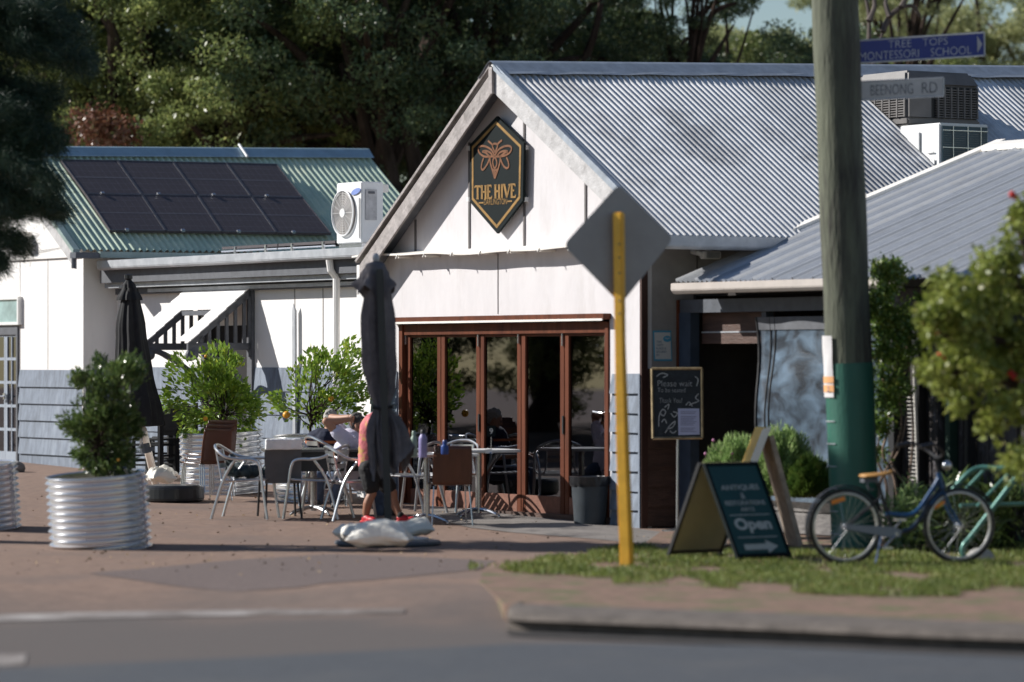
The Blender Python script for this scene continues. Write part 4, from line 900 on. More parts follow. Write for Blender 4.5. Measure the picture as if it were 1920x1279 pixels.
# ================================================================== CLOSED UMBRELLAS
def loft(mb, secs, n=48, hem=0.0, floor=True):
    """secs: (centre, rx, ry, fold amplitude, fold count, phase)"""
    vs = []
    for (c, rx_, ry_, am, k, ph) in secs:
        for i in range(n):
            an = 2*math.pi*i/n; f = 1+am*(1-1.9*abs(math.sin(k*an/2+ph)))+am*.4*math.sin((k+3)*an+ph*1.7)+am*.25*math.sin((2*k+1)*an-ph)
            vs.append(Vector(c)+Vector((rx_*f*math.cos(an), ry_*f*math.sin(an), hem*am*(math.cos(k*an+ph*2)+.6*math.sin(2*an+ph)))))
    m = len(secs); mb.add(vs, [(i*n+k, i*n+(k+1) % n, (i+1)*n+(k+1) % n, (i+1)*n+k) for i in range(m-1) for k in range(n)]+([tuple(reversed(range(n)))] if floor else []))
def interp(secs, k=6):
    out = []
    for i in range(len(secs)-1):
        A, B = secs[i], secs[i+1]
        for j in range(k):
            t = j/k; s_ = t*t*(3-2*t); out.append((Vector(A[0]).lerp(Vector(B[0]), t),)+tuple(A[q]+(B[q]-A[q])*s_ for q in range(1, 6)))
    return out+[(Vector(secs[-1][0]),)+tuple(secs[-1][1:])]
YA = gp(722, 1018).y; sA = F/YA
uA = thing('closed_umbrella', 'tall grey closed cantilever umbrella standing in front of the people and folding doors', 'umbrella', 'closed umbrellas')
def pA(x, y, dy=0): return W(x, y, YA+dy)
mb = MB(); top = pA(705, 487)
sec = [(pA(705, 488, .15), .02, .02, 0, 4, 0), (pA(704, 500, .15), .10, .10, .05, 4, .7), (pA(703, 520, .15), .145, .13, .08, 4, .7), (pA(702, 548, .15), .205, .17, .22, 4, .75)]
loft(mb, interp(sec), 64, hem=.3, floor=False); mb.build('top_flap', M['fabricgrey'], uA, smooth=True)
mb = MB()
sec = [(pA(708, 545, .15), .12, .12, .12, 6, 0), (pA(710, 600, .15), .150, .13, .16, 6, .2), (pA(713, 680, .15), .150, .13, .20, 6, .5), (pA(716, 725, .15), .125, .11, .22, 6, .7), (pA(717, 764, .12), .075, .075, .15, 6, .9)]
loft(mb, interp(sec), 72)
hemp = [(689, 852, -.06), (694, 878, -.12), (701, 903, -.16), (708, 868, -.07), (716, 888, -.13), (722, 912, -.17), (731, 872, -.06), (742, 882, -.13), (751, 866, -.17), (762, 856, -.12), (778, 838, -.04), (770, 862, .06), (757, 884, .12), (748, 860, .16), (738, 893, .20), (726, 862, .17), (714, 900, .18), (703, 862, .14), (694, 872, .08)]
hl = bez([pA(x, y, d+.12) for x, y, d in hemp+[hemp[0]]], 6)[:-1]; nh = len(hl); wc = pA(717, 764, .12)
def skirt(i, j):
    k = int(round(i*nh)) % nh; B = hl[k]; an = math.atan2(B.y-wc.y-.0, B.x-pA(725, 800).x); T_ = wc+Vector((.072*math.cos(an), .07*math.sin(an), 0)); o = Vector((math.cos(an), math.sin(an), 0))
    return T_.lerp(B, j**.92)+o*(.045*math.sin(math.pi*min(1, j*1.1)))*(1+.5*math.sin(k*.9))*(1-j*.4)+Vector((.006*math.sin(k*1.7+j*6), 0, 0))
mb.grid(skirt, nh, 18); mb.build('canopy', M['fabricgrey'], uA, smooth=True)
mb = MB(); mb.tube([pA(700, 764, .02), pA(716, 768, -.02), pA(735, 762, .02), pA(736, 764, .2), pA(700, 764, .2)], .014, 6, closed=True); mb.build('tie_strap', M['fabricblk'], uA)
mb = MB(); a, b = pA(712, 505, -.03), pA(729, 1005, -.03); mb.hexa([b+Vector(q) for q in ((-.035, -.035, 0), (.035, -.035, 0), (.035, .035, 0), (-.035, .035, 0))]+[a+Vector(q) for q in ((-.035, -.035, 0), (.035, -.035, 0), (.035, .035, 0), (-.035, .035, 0))]); M['mast'] = mat('umbrella_mast', (.022, .024, .028), .35, var=.2); mb.build('mast', M['mast'], uA, bevel=.005)
mb = MB(); mb.ball(pA(705, 484, .15), (.035, .035, .05), 10, 6); mb.build('finial', M['gutter'], uA)
mb = MB(); c = pA(727, 1012); cg = gp(727, 1022); mb.lathe(cg, [(.50, 0), (.52, .02), (.51, .045), (.46, .05)], 40); mb.build('base', M['darkgrey'], uA, bevel=.004)
mb = MB(); mb.lathe(cg, [(.40, .051), (.40, .07), (.1, .075)], 30); mb.box(cg+Z*.09, (.16, 0, 0), (0, .16, 0), Z*.08); mb.build('base_plate', M['gutter'], uA)
settle(uA, cg)
bagp = None
def remesh(mb, name, material, parent, voxel, smooth_it=4, disp=None, dscale=.1):
    o = mb.build(name, material, parent)
    m = o.modifiers.new('r', 'REMESH'); m.mode = 'VOXEL'; m.voxel_size = voxel; m.use_smooth_shade = True
    s_ = o.modifiers.new('s', 'SMOOTH'); s_.iterations = smooth_it; s_.factor = .6
    if disp:
        tx = bpy.data.textures.new('wrinkle', 'CLOUDS'); tx.noise_scale = dscale; d = o.modifiers.new('d', 'DISPLACE'); d.texture = tx; d.strength = disp; d.mid_level = .5; d.texture_coords = 'LOCAL'
    dg = bpy.context.evaluated_depsgraph_get(); me = bpy.data.meshes.new_from_object(o.evaluated_get(dg)); old = o.data; o.modifiers.clear(); o.data = me; bpy.data.meshes.remove(old)
    return o
def sandbag(label, px, py, z, rot, sx=.26, sy=.17, sz=.115, group='white sandbags on the umbrella bases'):
    c = gp(px, py); c.z += z; t = thing('sandbag', label, 'sandbag', group); mb = MB(); m = Matrix.Rotation(rot, 3, 'Z')
    ph = rot*7+px
    def pil(i_, j_, sg_):
        x = 2*i_-1; y = 2*j_-1; h_ = ((1-abs(x)**3.2)*(1-abs(y)**3.2))**.55; pin = 1-.10*(1-x*x)*abs(y)**3; pin2 = 1-.12*(1-y*y)*abs(x)**3
        z = sg_*sz*h_*(1 if sg_ > 0 else .55)+sg_*h_*(.016*math.sin(9*x+4*y+ph)*abs(x)+.014*math.sin(11*y-5*x+ph*2)+.012*math.sin(5*x*y+ph))
        return c+Z*(sz*.62+.02*math.sin(3*x+ph))+m @ Vector((x*sx*1.08*pin2, y*sy*1.08*pin, z))
    mb.grid(lambda a_, b_: pil(a_, b_, 1), 30, 22); mb.grid(lambda a_, b_: pil(a_, b_, -1), 30, 22); o_ = mb.build('bag', M['sandbag'], t, smooth=True); settle(t, c); return t
sandbag('white sandbag at the left of the grey umbrella base', 682, 1026, .05, .3, .25, .19, .12)
sandbag('white sandbag in the middle of the grey umbrella base, in front of the mast', 712, 1034, .05, -.1, .29, .17, .13)
sandbag('white sandbag at the right of the grey umbrella base', 772, 1016, .05, .1, .21, .15, .10)
# second umbrella
cg2 = gp(325, 944); YB = gp(275, 925).y+.0
uB = thing('closed_umbrella', 'black closed umbrella standing behind the nearest shrub at left', 'umbrella', 'closed umbrellas')
def pB(x, y, dy=0): return W(x, y, YB+dy)
mb = MB(); sec = [(pB(241, 524), .035, .035, 0, 8, 0), (pB(242, 535), .075, .07, .08, 8, 0), (pB(243, 563), .15, .13, .12, 8, .3)]
loft(mb, interp(sec)); mb.build('top_flap', M['fabricblk'], uB, smooth=True)
mb = MB(); sec = [(pB(244, 540), .09, .09, .1, 8, 0), (pB(246, 620), .17, .15, .10, 8, .2), (pB(252, 700), .22, .19, .10, 8, .5), (pB(259, 770), .285, .24, .10, 8, .8), (pB(262, 798), .28, .22, .16, 8, 1), (pB(262, 800), .12, .10, .1, 8, 1)]
loft(mb, interp(sec), 96); mb.build('canopy', M['fabricblk'], uB, smooth=True)
mb = MB(); mb.lathe(pB(241, 524), [(.042, 0), (.05, .01), (.05, .055), (.04, .06)], 14); mb.build('finial', M['blackgloss'], uB)
mb = MB(); mb.tube([pB(262, 795), pB(266, 840)], .022, 10); mb.build('pole', M['steel'], uB)
mb = MB(); mb.tube([pB(268, 806), gp(292, 915)+Z*.05], .05, 12); mb.build('stand', M['capwhite'], uB)
mb = MB(); mb.tube([pB(270, 832), pB(274, 850)], .066, 10); mb.box(pB(284, 842), (.08, 0, 0), (0, .05, 0), Z*.05); mb.build('clamp', M['darkgrey'], uB)
cb = gp(322, 940); mb = MB(); mb.lathe(cb, [(.36, 0), (.385, .03), (.38, .16), (.35, .19), (.1, .2)], 40); mb.build('base', M['blackgloss'], uB, bevel=.01)
settle(uB, cb)
sandbag('white crumpled sandbag on the black umbrella base', 300, 925, .14, .6, .16, .13, .09)
sandbag('small white sandbag behind the crumpled one on the black base', 312, 918, .16, -.2, .12, .1, .07)

# ================================================================== TABLES AND CHAIRS
def table_b(label, c, w_, d_, h, rot, top, group='outdoor cafe tables'):
    t = thing('cafe_table', label, 'table', group); m = M[top]
    mb = MB(); n = 40; pts = []
    for i in range(n):
        an = 2*math.pi*i/n; cs, sn = math.cos(an), math.sin(an); k = 5; q = (abs(cs)**k+abs(sn)**k)**(-1/k); pts.append(Vector((cs*q*w_/2, sn*q*d_/2, h-.03)))
    mb.prism(pts, Z*.03); mb.build('table_top', m, t, bevel=.006)
    if top == 'tabledark':
        mb = MB(); mb.prism([p*.93-Z*(p.z*.93)+Z*(h-.24) for p in pts], Z*.205); mb.build('apron', M['black'], t)
    mb = MB(); mb.tube([(0, 0, .05), (0, 0, h-.03)], .036, 14); mb.build('column', M['steel'], t)
    mb = MB()
    for k in range(4):
        an = k*math.pi/2+.5; mb.tube(bez([(0, 0, .09), (.12*math.cos(an), .12*math.sin(an), .08), (.30*math.cos(an), .30*math.sin(an), .03)], 4), [.022]*8+[.012], 8); mb.ball((.30*math.cos(an), .30*math.sin(an), .015), .018, 8, 5)
    mb.build('foot', M['steel'], t); t.location = c; t.rotation_euler = (0, 0, rot); return t
ct1 = gp(800, 982); ct2 = gp(897, 970)
tb1 = table_b('white-topped cafe table with the bottles, behind the grey umbrella', ct1, 1.05, .75, .755, R(22), 'tabletop')
tb2 = table_b('white-topped cafe table with the number sign, nearest the folding doors', ct2, .82, .78, .755, R(22), 'tabletop')
ct3 = gp(588, 966)
tb3 = table_b('dark-topped cafe table in front of the man in the navy shirt', ct3, 1.15, .95, .74, R(8), 'tabledark')

def alu_chair(label, grp='aluminium armchairs'):
    t = thing('aluminium_armchair', label, 'chair', grp); r = .0165
    for s in (-1, 1):
        mb = MB(); mb.tube(bez([(s*.27, .30, 0), (s*.265, .25, .32), (s*.26, .21, .58), (s*.265, .14, .65), (s*.285, -.02, .655)], 6), r, 8); mb.build('leg', M['alu'], t)
        mb = MB(); mb.tube(bez([(s*.25, -.33, 0), (s*.235, -.20, .42), (s*.27, -.06, .645)], 6), r, 8); mb.build('leg', M['alu'], t)
    mb = MB(); mb.tube(bez([(.285, -.02, .655), (.28, -.16, .675), (.22, -.27, .74), (.10, -.325, .79), (0, -.335, .80), (-.10, -.325, .79), (-.22, -.27, .74), (-.28, -.16, .675), (-.285, -.02, .655)], 6), r, 8); mb.build('arm_rail', M['alu'], t)
    mb = MB(); mb.tube(bez([(.24, .22, .43), (.24, -.18, .42), (.17, -.24, .46), (.15, -.31, .78)], 5), .010, 6); mb.tube(bez([(-.24, .22, .43), (-.24, -.18, .42), (-.17, -.24, .46), (-.15, -.31, .78)], 5), .010, 6); mb.tube([(-.26, .235, .43), (.26, .235, .43)], .010, 6); mb.tube([(-.235, -.19, .40), (.235, -.19, .40)], .010, 6); mb.build('seat_frame', M['alu'], t)
    for k in range(7): mb = MB(); y = .2-.063*k; mb.box((0, y, .438-.004*k), (.49, 0, 0), (0, .045, 0), Z*.008); mb.build('seat_slat', M['alu'], t)
    for k in range(3): mb = MB(); z = .55+.075*k; mb.grid(lambda i, j, z=z: Vector((.31*(i-.5), -.265-.02*k-.02*math.cos((i-.5)*3), z+.052*j)), 8, 1); mb.build('back_slat', M['alu'], t)
    return t
def place(t, px, py, rot, first=False, **kw):
    c = gp(px, py) if not isinstance(px, Vector) else px
    t.location = c; t.rotation_euler = (0, 0, R(rot)); return t
alu = alu_chair('empty aluminium armchair with a dark jacket on its seat, nearest the brown chairs'); place(alu, 462, 972, -100)
def cp(t, label, px, py, rot): c = copy_tree(t); c['label'] = label; return place(c, px, py, rot)
cp(alu, 'empty aluminium armchair with slatted back beside the dark table', 596, 972, 72)
ch_p1 = cp(alu, 'aluminium armchair the man with raised arms sits on', 668, 975, -72)
cp(alu, 'aluminium armchair on the far side of the bottle table, behind the umbrella', 770, 962, 60)
cp(alu, 'aluminium armchair half hidden under the dark table', 628, 948, -60)
cp(alu, 'aluminium armchair behind the brown plywood chair by the bottles', 842, 958, 150)
def brown_chair(label, grp='brown plywood chairs'):
    t = thing('plywood_chair', label, 'chair', grp); r = .009
    for s in (-1, 1):
        mb = MB(); mb.tube(bez([(s*.21, .22, 0), (s*.19, .19, .40), (s*.17, .12, .44), (s*.17, -.15, .43)], 5), r, 6); mb.build('leg', M['steel'], t)
        mb = MB(); mb.tube(bez([(s*.22, -.24, 0), (s*.19, -.17, .42)], 5), r, 6); mb.build('leg', M['steel'], t)
    mb = MB(); mb.grid(lambda i, j: Vector((.40*(i-.5)*(1-.12*j), .20-.40*j, .455-.012*math.sin(j*3)-.01*math.cos((i-.5)*3))), 10, 8); o = mb.build('seat', M['brownchair'], t, smooth=True); so_ = o.modifiers.new('s', 'SOLIDIFY'); so_.thickness = .012
    mb = MB(); mb.grid(lambda i, j: Vector((.42*(i-.5)*(1-.06*j+.04*math.sin(j*3)), -.20-.07*j+.03*math.cos((i-.5)*3.2)-.03, .44+.41*j)), 12, 10); o = mb.build('backrest', M['brownchair'], t, smooth=True); so_ = o.modifiers.new('s', 'SOLIDIFY'); so_.thickness = .012
    return t
br = brown_chair('brown plywood chair with steel legs at the white table, back to the camera'); place(br, 843, 984, 8)
for i, lb in enumerate(('bottom chair of the brown plywood stack in front of the tall tank', 'middle chair of the brown plywood stack in front of the tall tank', 'top chair of the brown plywood stack in front of the tall tank')):
    c = cp(br, lb, 385, 938, 38); c.location = c.location+Vector((.02*i, .03*i, .05*i))
# white-topped black chair
tc = thing('black_chair', 'black framed chair with grey back and a white towel over its top rail', 'chair'); mb = MB()
for s in (-1, 1):
    mb = MB(); mb.tube(bez([(s*.20, -.30, 0), (s*.17, -.20, .44), (s*.19, -.25, .70), (s*.15, -.28, .84)], 5), .013, 7); mb.build('leg', M['black'], tc)
    mb = MB(); mb.tube(bez([(s*.21, .22, 0), (s*.19, .18, .44)], 5), .013, 7); mb.build('leg', M['black'], tc)
mb = MB(); mb.grid(lambda i, j: Vector((.40*(i-.5), -.26-.05*j+.03*math.cos((i-.5)*3), .38+.46*j)), 8, 8); M['meshgrey'] = mat('grey_mesh', (.11, .11, .115), .7, var=.1); mb.build('backrest', M['meshgrey'], tc, smooth=True)
mb = MB(); mb.lathe((0, 0, 0), [(.21, .43), (.22, .45), (.2, .465)], 24); mb.build('seat', M['black'], tc)
place(tc, 524, 970, 12)
tw = thing('towel', 'folded white towel over the top rail of the black framed chair', 'towel'); cc = gp(524, 970)
mb = MB(); m = Matrix.Rotation(R(12), 3, 'Z')
mb.box(Vector(m @ Vector((0, -.30, .81)))+cc, m @ Vector((.40, 0, 0)), m @ Vector((0, .075, 0)), Z*.12)
M['towel'] = mat('towel', (.8, .8, .79), .9, bump=.3); remesh(mb, 'cloth', M['towel'], tw, .010, 5, .012, .06); settle(tw, cc+Z*.75)
# jacket
jk = thing('jacket', 'dark green-black crumpled jacket lying on the seat of the aluminium armchair', 'jacket'); cc = gp(465, 970); mb = MB(); rj = random.Random(4)
for k in range(14): mb.ball(cc+Vector((rj.uniform(-.24, .24), rj.uniform(-.16, .16), .47+rj.uniform(0, .06))), (rj.uniform(.05, .1), rj.uniform(.05, .09), rj.uniform(.03, .06)), 10, 7, Matrix.Rotation(rj.uniform(0, 3), 3, 'X'))
for k in range(4): mb.ball(cc+Vector((-.20+.01*k, -.12, .50+.05*k)), (.05, .09, .05), 10, 7)
mb.ball(cc+Vector((.30, -.05, .46)), (.09, .06, .07), 10, 7)
M['jacket'] = mat('jacket_cloth', (.016, .032, .036), .6, var=.5, scale=14, mix2=((.08, .12, .10), 9, .6, .08)); remesh(mb, 'cloth', M['jacket'], jk, .014, 3, .05, .07); settle(jk, cc+Z*.44)
# black slat chairs, stacked
def slat_chair(label):
    t = thing('slat_chair', label, 'chair', 'stacked black slat chairs')
    for s in (-1, 1):
        mb = MB(); mb.box((s*.20, -.22, .46), (.035, 0, 0), (0, .035, 0), Z*.92); mb.build('leg', M['black'], t)
        mb = MB(); mb.box((s*.20, .20, .225), (.035, 0, 0), (0, .035, 0), Z*.45); mb.build('leg', M['black'], t)
    mb = MB(); mb.box((0, -.01, .46), (.43, 0, 0), (0, .44, 0), Z*.03); mb.build('seat', M['black'], t, bevel=.006)
    mb = MB(); mb.box((0, -.22, .60), (.38, 0, 0), (0, .02, 0), Z*.04); mb.grid(lambda i, j: Vector((.36*(i-.5), -.22+.03*math.cos((i-.5)*3)-.02, .62+(.28-.1*abs(2*i-1)**2.5)*j)), 14, 3); M.setdefault('slatback', mat('slat_back', (.05, .052, .055), .5)); mb.build('backrest', M['slatback'], t)
    for s in (-1, 1): mb = MB(); mb.box((s*.20, 0, .2), (.02, 0, 0), (0, .42, 0), Z*.025); mb.box((0, s*.2, .25), (.4, 0, 0), (0, .02, 0), Z*.025); mb.build('stretcher', M['black'], t)
    return t
sc = slat_chair('black slat chair, left one of the pair beside the black umbrella base'); place(sc, 286, 900, 65)
c = cp(sc, 'black slat chair stacked on the left one of the pair', 286, 900, 65); c.location += Vector((.03, .02, .07))
c = cp(sc, 'black slat chair, right one of the pair in front of the hood wall', 322, 896, 40)
c = cp(sc, 'black slat chair stacked on the right one of the pair', 322, 896, 40); c.location += Vector((.03, .03, .07))
# things on the tables
def on_table(px, py_base, h=.755):   # point on the table plane seen at this pixel
    g_ = gp(850, 976).z; d = (EYE-(g_+h)); Y = d*F/(py_base-HOR); return W(px, py_base, Y)
def bottle(name, label, px, wpx, ytop, ybot, material, capm, cap_h=.16, handle=False):
    c = on_table(px, ybot); s_ = F/c.y; r = wpx/2/s_; h = (ybot-ytop)/s_; t = thing(name, label, 'bottle', 'bottles on the white table')
    mb = MB(); bh = h*(1-cap_h); mb.lathe(c, [(r*.9, 0), (r, .008), (r, bh*.78), (r*.92, bh*.86), (r*.6, bh*.96), (r*.55, bh)], 24); mb.build('body', material, t, smooth=True)
    mb = MB(); mb.lathe(c+Z*bh, [(r*.58, 0.001), (r*.6, h*cap_h*.7), (r*.4, h*cap_h)], 20); mb.build('cap', capm, t, smooth=True)
    if handle: mb = MB(); mb.tube([c+Z*(bh+h*cap_h*.5)+Vector((r*.6*math.cos(q), 0, r*.75*math.sin(q)+.01)) for q in [i*math.pi/8 for i in range(9)]], .005, 6); mb.build('loop', capm, t)
    settle(t, c)
M['bgreen'] = mat('sage_bottle', (.22, .30, .24), .4); M['bpurple'] = mat('lilac_bottle', (.30, .27, .50), .35); M['bblue'] = mat('blue_bottle', (.02, .055, .22), .3)
bottle('water_bottle', 'sage green water bottle partly behind the umbrella', 776, 13, 808, 857, M['bgreen'], M['bgreen'])
bottle('water_bottle', 'lilac water bottle with black loop cap on the white table', 793, 16, 806, 858, M['bpurple'], M['black'], .15, True)
bottle('water_bottle', 'small dark blue bottle with pale ring near the brown chair', 834, 15, 825, 852, M['bblue'], M['bblue'], .3)
c = on_table(819, 851); t = thing('drinking_glass', 'clear drinking glass between the lilac and blue bottles', 'glass'); mb = MB(); mb.lathe(c, [(.022, 0), (.03, .085), (.031, .09), (.028, .088), (.02, .006)], 18, cap=False); M['tumbler'] = glassmat('tumbler_glass', (.75, .72, .7), .35); mb.build('tumbler', M['tumbler'], t, smooth=True); settle(t, c)
c = on_table(806, 856); t = thing('phone', 'small tan phone case lying between the bottles on the white table', 'phone'); mb = MB(); mb.box(c+Z*.006, (.13, .02, 0), (-.01, .07, 0), Z*.011); mb.build('case', M['skindark'], t, bevel=.003); settle(t, c)
c = on_table(910, 850); t = thing('table_napkin', 'small white folded paper card lying on the table by the doors', 'card'); mb = MB(); mb.prism([c, c+Vector((.075, .01, 0)), c+Vector((.07, .01, .045)), c+Vector((0, 0, .04))], (0, .02, 0)); mb.build('paper', M['whiteshine'], t); settle(t, c)
c = on_table(921, 850); t = thing('table_number', 'dark plate with a white 9 standing on the table by the doors', 'table sign'); y0 = c.y+.02
p0, p1 = W(914, 818, y0), W(929, 799, y0); mb = MB(); mb.prism([W(913, 819, y0), W(929, 818, y0), W(929, 798, y0), W(913, 799, y0)], (0, .006, 0)); mb.build('plate', M['signblack'], t)
flat_text('9', (.036, .062), W(921, 808.5, y0-.001), (1, 0, 0), Z, M['whiteshine'], 'numeral', t, off=.0)
mb = MB(); mb.tube([W(921, 819, y0+.003), c+Vector((0, .02, 0))], .004, 6); mb.lathe(c+Vector((0, .02, 0)), [(.03, 0), (.02, .012)], 14); mb.build('stand', M['steel'], t); settle(t, c)
# bin
c = gp(1106, 984); t = thing('rubbish_bin', 'small black ribbed bin with a black liner beside the right door post', 'bin'); s_ = F/c.y; h = 88/s_
mb = MB(); mb.lathe(c, [(.165, 0), (.17, .02), (.205, h)], 48, fn=lambda an, z: 1+.02*math.sin(an*24)); M['binmat'] = mat('bin_plastic', (.045, .055, .065), .5, var=.2); mb.build('body', M['binmat'], t, smooth=True)
mb = MB(); mb.lathe(c, [(.205, h-.09), (.222, h-.05), (.218, h), (.222, h+.015), (.205, h+.02), (.18, h-.05), (.05, h-.2)], 60, fn=lambda an, z: 1+.025*math.sin(an*9+z*30)+.015*math.sin(an*17), cap=False); mb.build('liner', M['blackgloss'], t, smooth=True)
settle(t, c)

# ================================================================== CHALKBOARD, POSTER
t = thing('chalkboard_stand', 'chalkboard with gold frame on a thin steel pole beside the dark doorway', 'chalkboard'); Yk = 39.2; cg = W(1270, HOR+EYE*F/Yk-2, Yk); cg.z = gz(cg.x, cg.y)+.004
q = lambda x, y, d=0: W(x, y, Yk+d)
tl, tr_, br_, bl_ = q(1222, 691), q(1316, 691), q(1317, 821), q(1224, 822); mb = MB(); mb.prism([tl, tr_, br_, bl_], (0, .02, 0)); M['slateboard'] = mat('chalk_slate', (.018, .024, .032), .7, var=.3, scale=6, mix2=((.05, .06, .07), 5, .55, .2)); mb.build('board', M['slateboard'], t)
mb = MB(); fw = .022
for A, B in ((tl, tr_), (tr_, br_), (br_, bl_), (bl_, tl)): mb.tube([A-Vector((0, .012, 0)), B-Vector((0, .012, 0))], .015, 4)
M['goldframe'] = mat('gold_frame', (.42, .33, .20), .35, metal=.5, var=.3, scale=10); mb.build('frame', M['goldframe'], t)
mb = MB(); mb.tube([q(1271, 824), cg], .016, 10); mb.build('pole', M['steel'], t)
mb = MB(); mb.lathe(cg, [(.17, 0), (.17, .008), (.04, .02)], 24); mb.build('foot_plate', M['steel'], t)
M['chalk'] = mat('chalk', (.42, .43, .44), .9, var=.3, scale=60)
for tx, x0, x1, y, hh in (('Please wait', 1233, 1298, 719, 11), ('To be seated', 1233, 1285, 731.5, 8), ('Thank You!', 1236, 1279, 751, 9)):
    flat_text(tx, ((x1-x0)*Yk/F, hh*Yk/F), q((x0+x1)/2, y, -.004), (1, 0, -.0), Z, M['chalk'], 'writing', t, off=-.012)
mb = MB(); rr = random.Random(2)
for pts in ([(1235, 800), (1236, 780), (1242, 768), (1248, 772), (1244, 780), (1239, 776)], [(1247, 812), (1256, 798), (1266, 790), (1262, 800), (1254, 804)], [(1258, 775), (1264, 782), (1270, 775), (1262, 772)], [(1240, 792), (1246, 786), (1250, 794)], [(1292, 760), (1300, 756), (1310, 752), (1304, 746), (1310, 738)], [(1231, 706), (1240, 700), (1252, 703), (1243, 708)], [(1306, 724), (1309, 712), (1303, 706)], [(1268, 808), (1262, 812), (1256, 808)], [(1286, 760), (1292, 754), (1298, 762)], [(1246, 764), (1254, 758), (1252, 768)]):
    mb = MB(); ribbon(mb, bez([q(*p) for p in pts], 4), .011, (0, -1, 0), .006); mb.build('drawing', M['chalk'], t)
mb = MB(); mb.prism([q(1271, 766, -.004), q(1311, 766, -.004), q(1312, 815, -.004), q(1272, 816, -.004)], (0, .002, 0)); M['paperblue'] = mat('paper_sheet', (.50, .52, .72), .7, var=.03); sh = mb.build('notice', M['paperblue'], t)
mb = MB()
for k in range(13):
    if k in (2, 9): continue
    ribbon(mb, [q(1276, 772+3.1*k, -.004), q(1306-(k % 3)*3, 772+3.1*k, -.004)], .006, (0, -1, 0), .002)
M['greyink'] = mat('grey_ink', (.2, .2, .33), .8); mb.build('print_lines', M['greyink'], sh)
settle(t, cg)
t = thing('poster', 'small white and blue poster on the shaded wall left of the doorway', 'poster')
def pw(x, y): return PA(x, y, .006)
A, B, C_, D = pw(1224, 620), pw(1258, 620), pw(1260, 677), pw(1226, 677); mb = MB(); mb.prism([A, B, C_, D], U*.004); M['posterblue'] = mat('poster_blue', (.07, .34, .52), .5, var=.05); mb.build('border', M['posterblue'], t)
cc = (A+B+C_+D)/4; ins = [cc+(p-cc)*k for p, k in ((A, .88), (B, .88), (C_, .88), (D, .88))]; mb = MB(); mb.prism([p+U*.006 for p in ins], U*.002); M['posterwhite'] = mat('poster_white', (.62, .62, .60), .6, var=.03); mb.build('sheet', M['posterwhite'], t)
M['inkblue'] = mat('ink_blue', (.06, .16, .26), .6)
for k, (tx, x1) in enumerate((('THIS', 1240), ('TASTY', 1243), ('PLACE IS', 1248), ('SECURED', 1249), ('BY', 1236))):
    p, q_ = pw(1230, 641+k*6.2), pw(x1, 641+k*6.2); flat_text(tx, ((q_-p).length, .022), (p+q_)/2, q_-p, Z, M['inkblue'], 'writing', t, depth=.009, off=.01)
mb = MB(); c = pw(1250, 635.5); mb.prism([c+U*.008+RR*.052*math.cos(i*math.pi/8)+Z*.034*math.sin(i*math.pi/8) for i in range(16)], U*.002); mb.build('emblem', M['posterblue'], t)
mb = MB(); c1 = c+U*.0105; ribbon(mb, [c1+RR*-.03+Z*.012, c1, c1+RR*.03+Z*.012], .007, U, .001); mb.build('emblem_mark', M['posterwhite'], t)
settle(t, cc)

# ================================================================== A-FRAME SIGNS
t = thing('sandwich_board', 'dark green sandwich board reading Open with a white arrow, standing on the verge grass', 'sign')
e = Vector((.80, .60, 0)); gdir = Vector((.60, -.80, 0)); c0 = W(1367, 1055, 33.3); c0.z = .01; Wd = .60; Hh = .865; sp = .50
topc = W(1365, 874, 33.3); topc.z = c0.z+Hh
def panel(sgn): 
    bc = c0+gdir*sp*sgn; tcn = topc+gdir*.03*sgn; return bc, tcn
bc, tcn = panel(1); up_ = (tcn-bc).normalized(); ln = (tcn-bc).length; nrm = e.cross(up_); nrm = nrm if nrm.y < 0 else -nrm
M['signgreen'] = mat('sign_green', (.008, .055, .048), .4, var=.12); M['cream'] = mat('cream_board', (.42, .34, .19), .7, var=.06); M['offwhite'] = mat('sign_lettering', (.46, .47, .44), .6)
mb = MB(); mb.box(bc+up_*(ln/2+.03), e*Wd, up_*(ln-.06), nrm*.012); mb.build('front_panel', M['signgreen'], t)
mb = MB()
for s in (-1, 1): mb.box(bc+e*s*Wd/2+up_*ln/2, e*.028, up_*ln, nrm*.034)
mb.box(bc+up_*.07, e*Wd, up_*.03, nrm*.03); mb.box(bc+up_*(ln-.015), e*Wd, up_*.03, nrm*.03); mb.build('frame', M['signblack'], t)
bc2, tc2 = panel(-1); up2 = (tc2-bc2).normalized(); n2 = e.cross(up2)
mb = MB(); mb.box(bc2+up2*(ln/2+.03), e*Wd, up2*(ln-.06), n2*.012); mb.build('rear_panel', M['cream'], t)
mb = MB()
for s in (-1, 1): mb.box(bc2+e*s*Wd/2+up2*ln/2, e*.028, up2*ln, n2*.034)
mb.box(bc2+up2*.07, e*Wd, up2*.03, n2*.03); mb.build('frame', M['black'], t)
fc = lambda v: bc+up_*v+nrm*.008
for tx, wd_, v, hh in (('ANTIQUES', .44, .735, .06), ('&', .05, .655, .06), ('RESTORATIONS', .46, .585, .045), ('ARTS', .16, .52, .038), ('Open', .42, .36, .15)):
    flat_text(tx, (wd_, hh), fc(v), e, up_, M['offwhite'], 'lettering', t, off=.04 if tx == 'Open' else .015)
mb = MB()
for v in (.465, .245): ribbon(mb, [fc(v)-e*.23, fc(v)+e*.23], .008, nrm)
mb.build('rule_line', M['offwhite'], t)
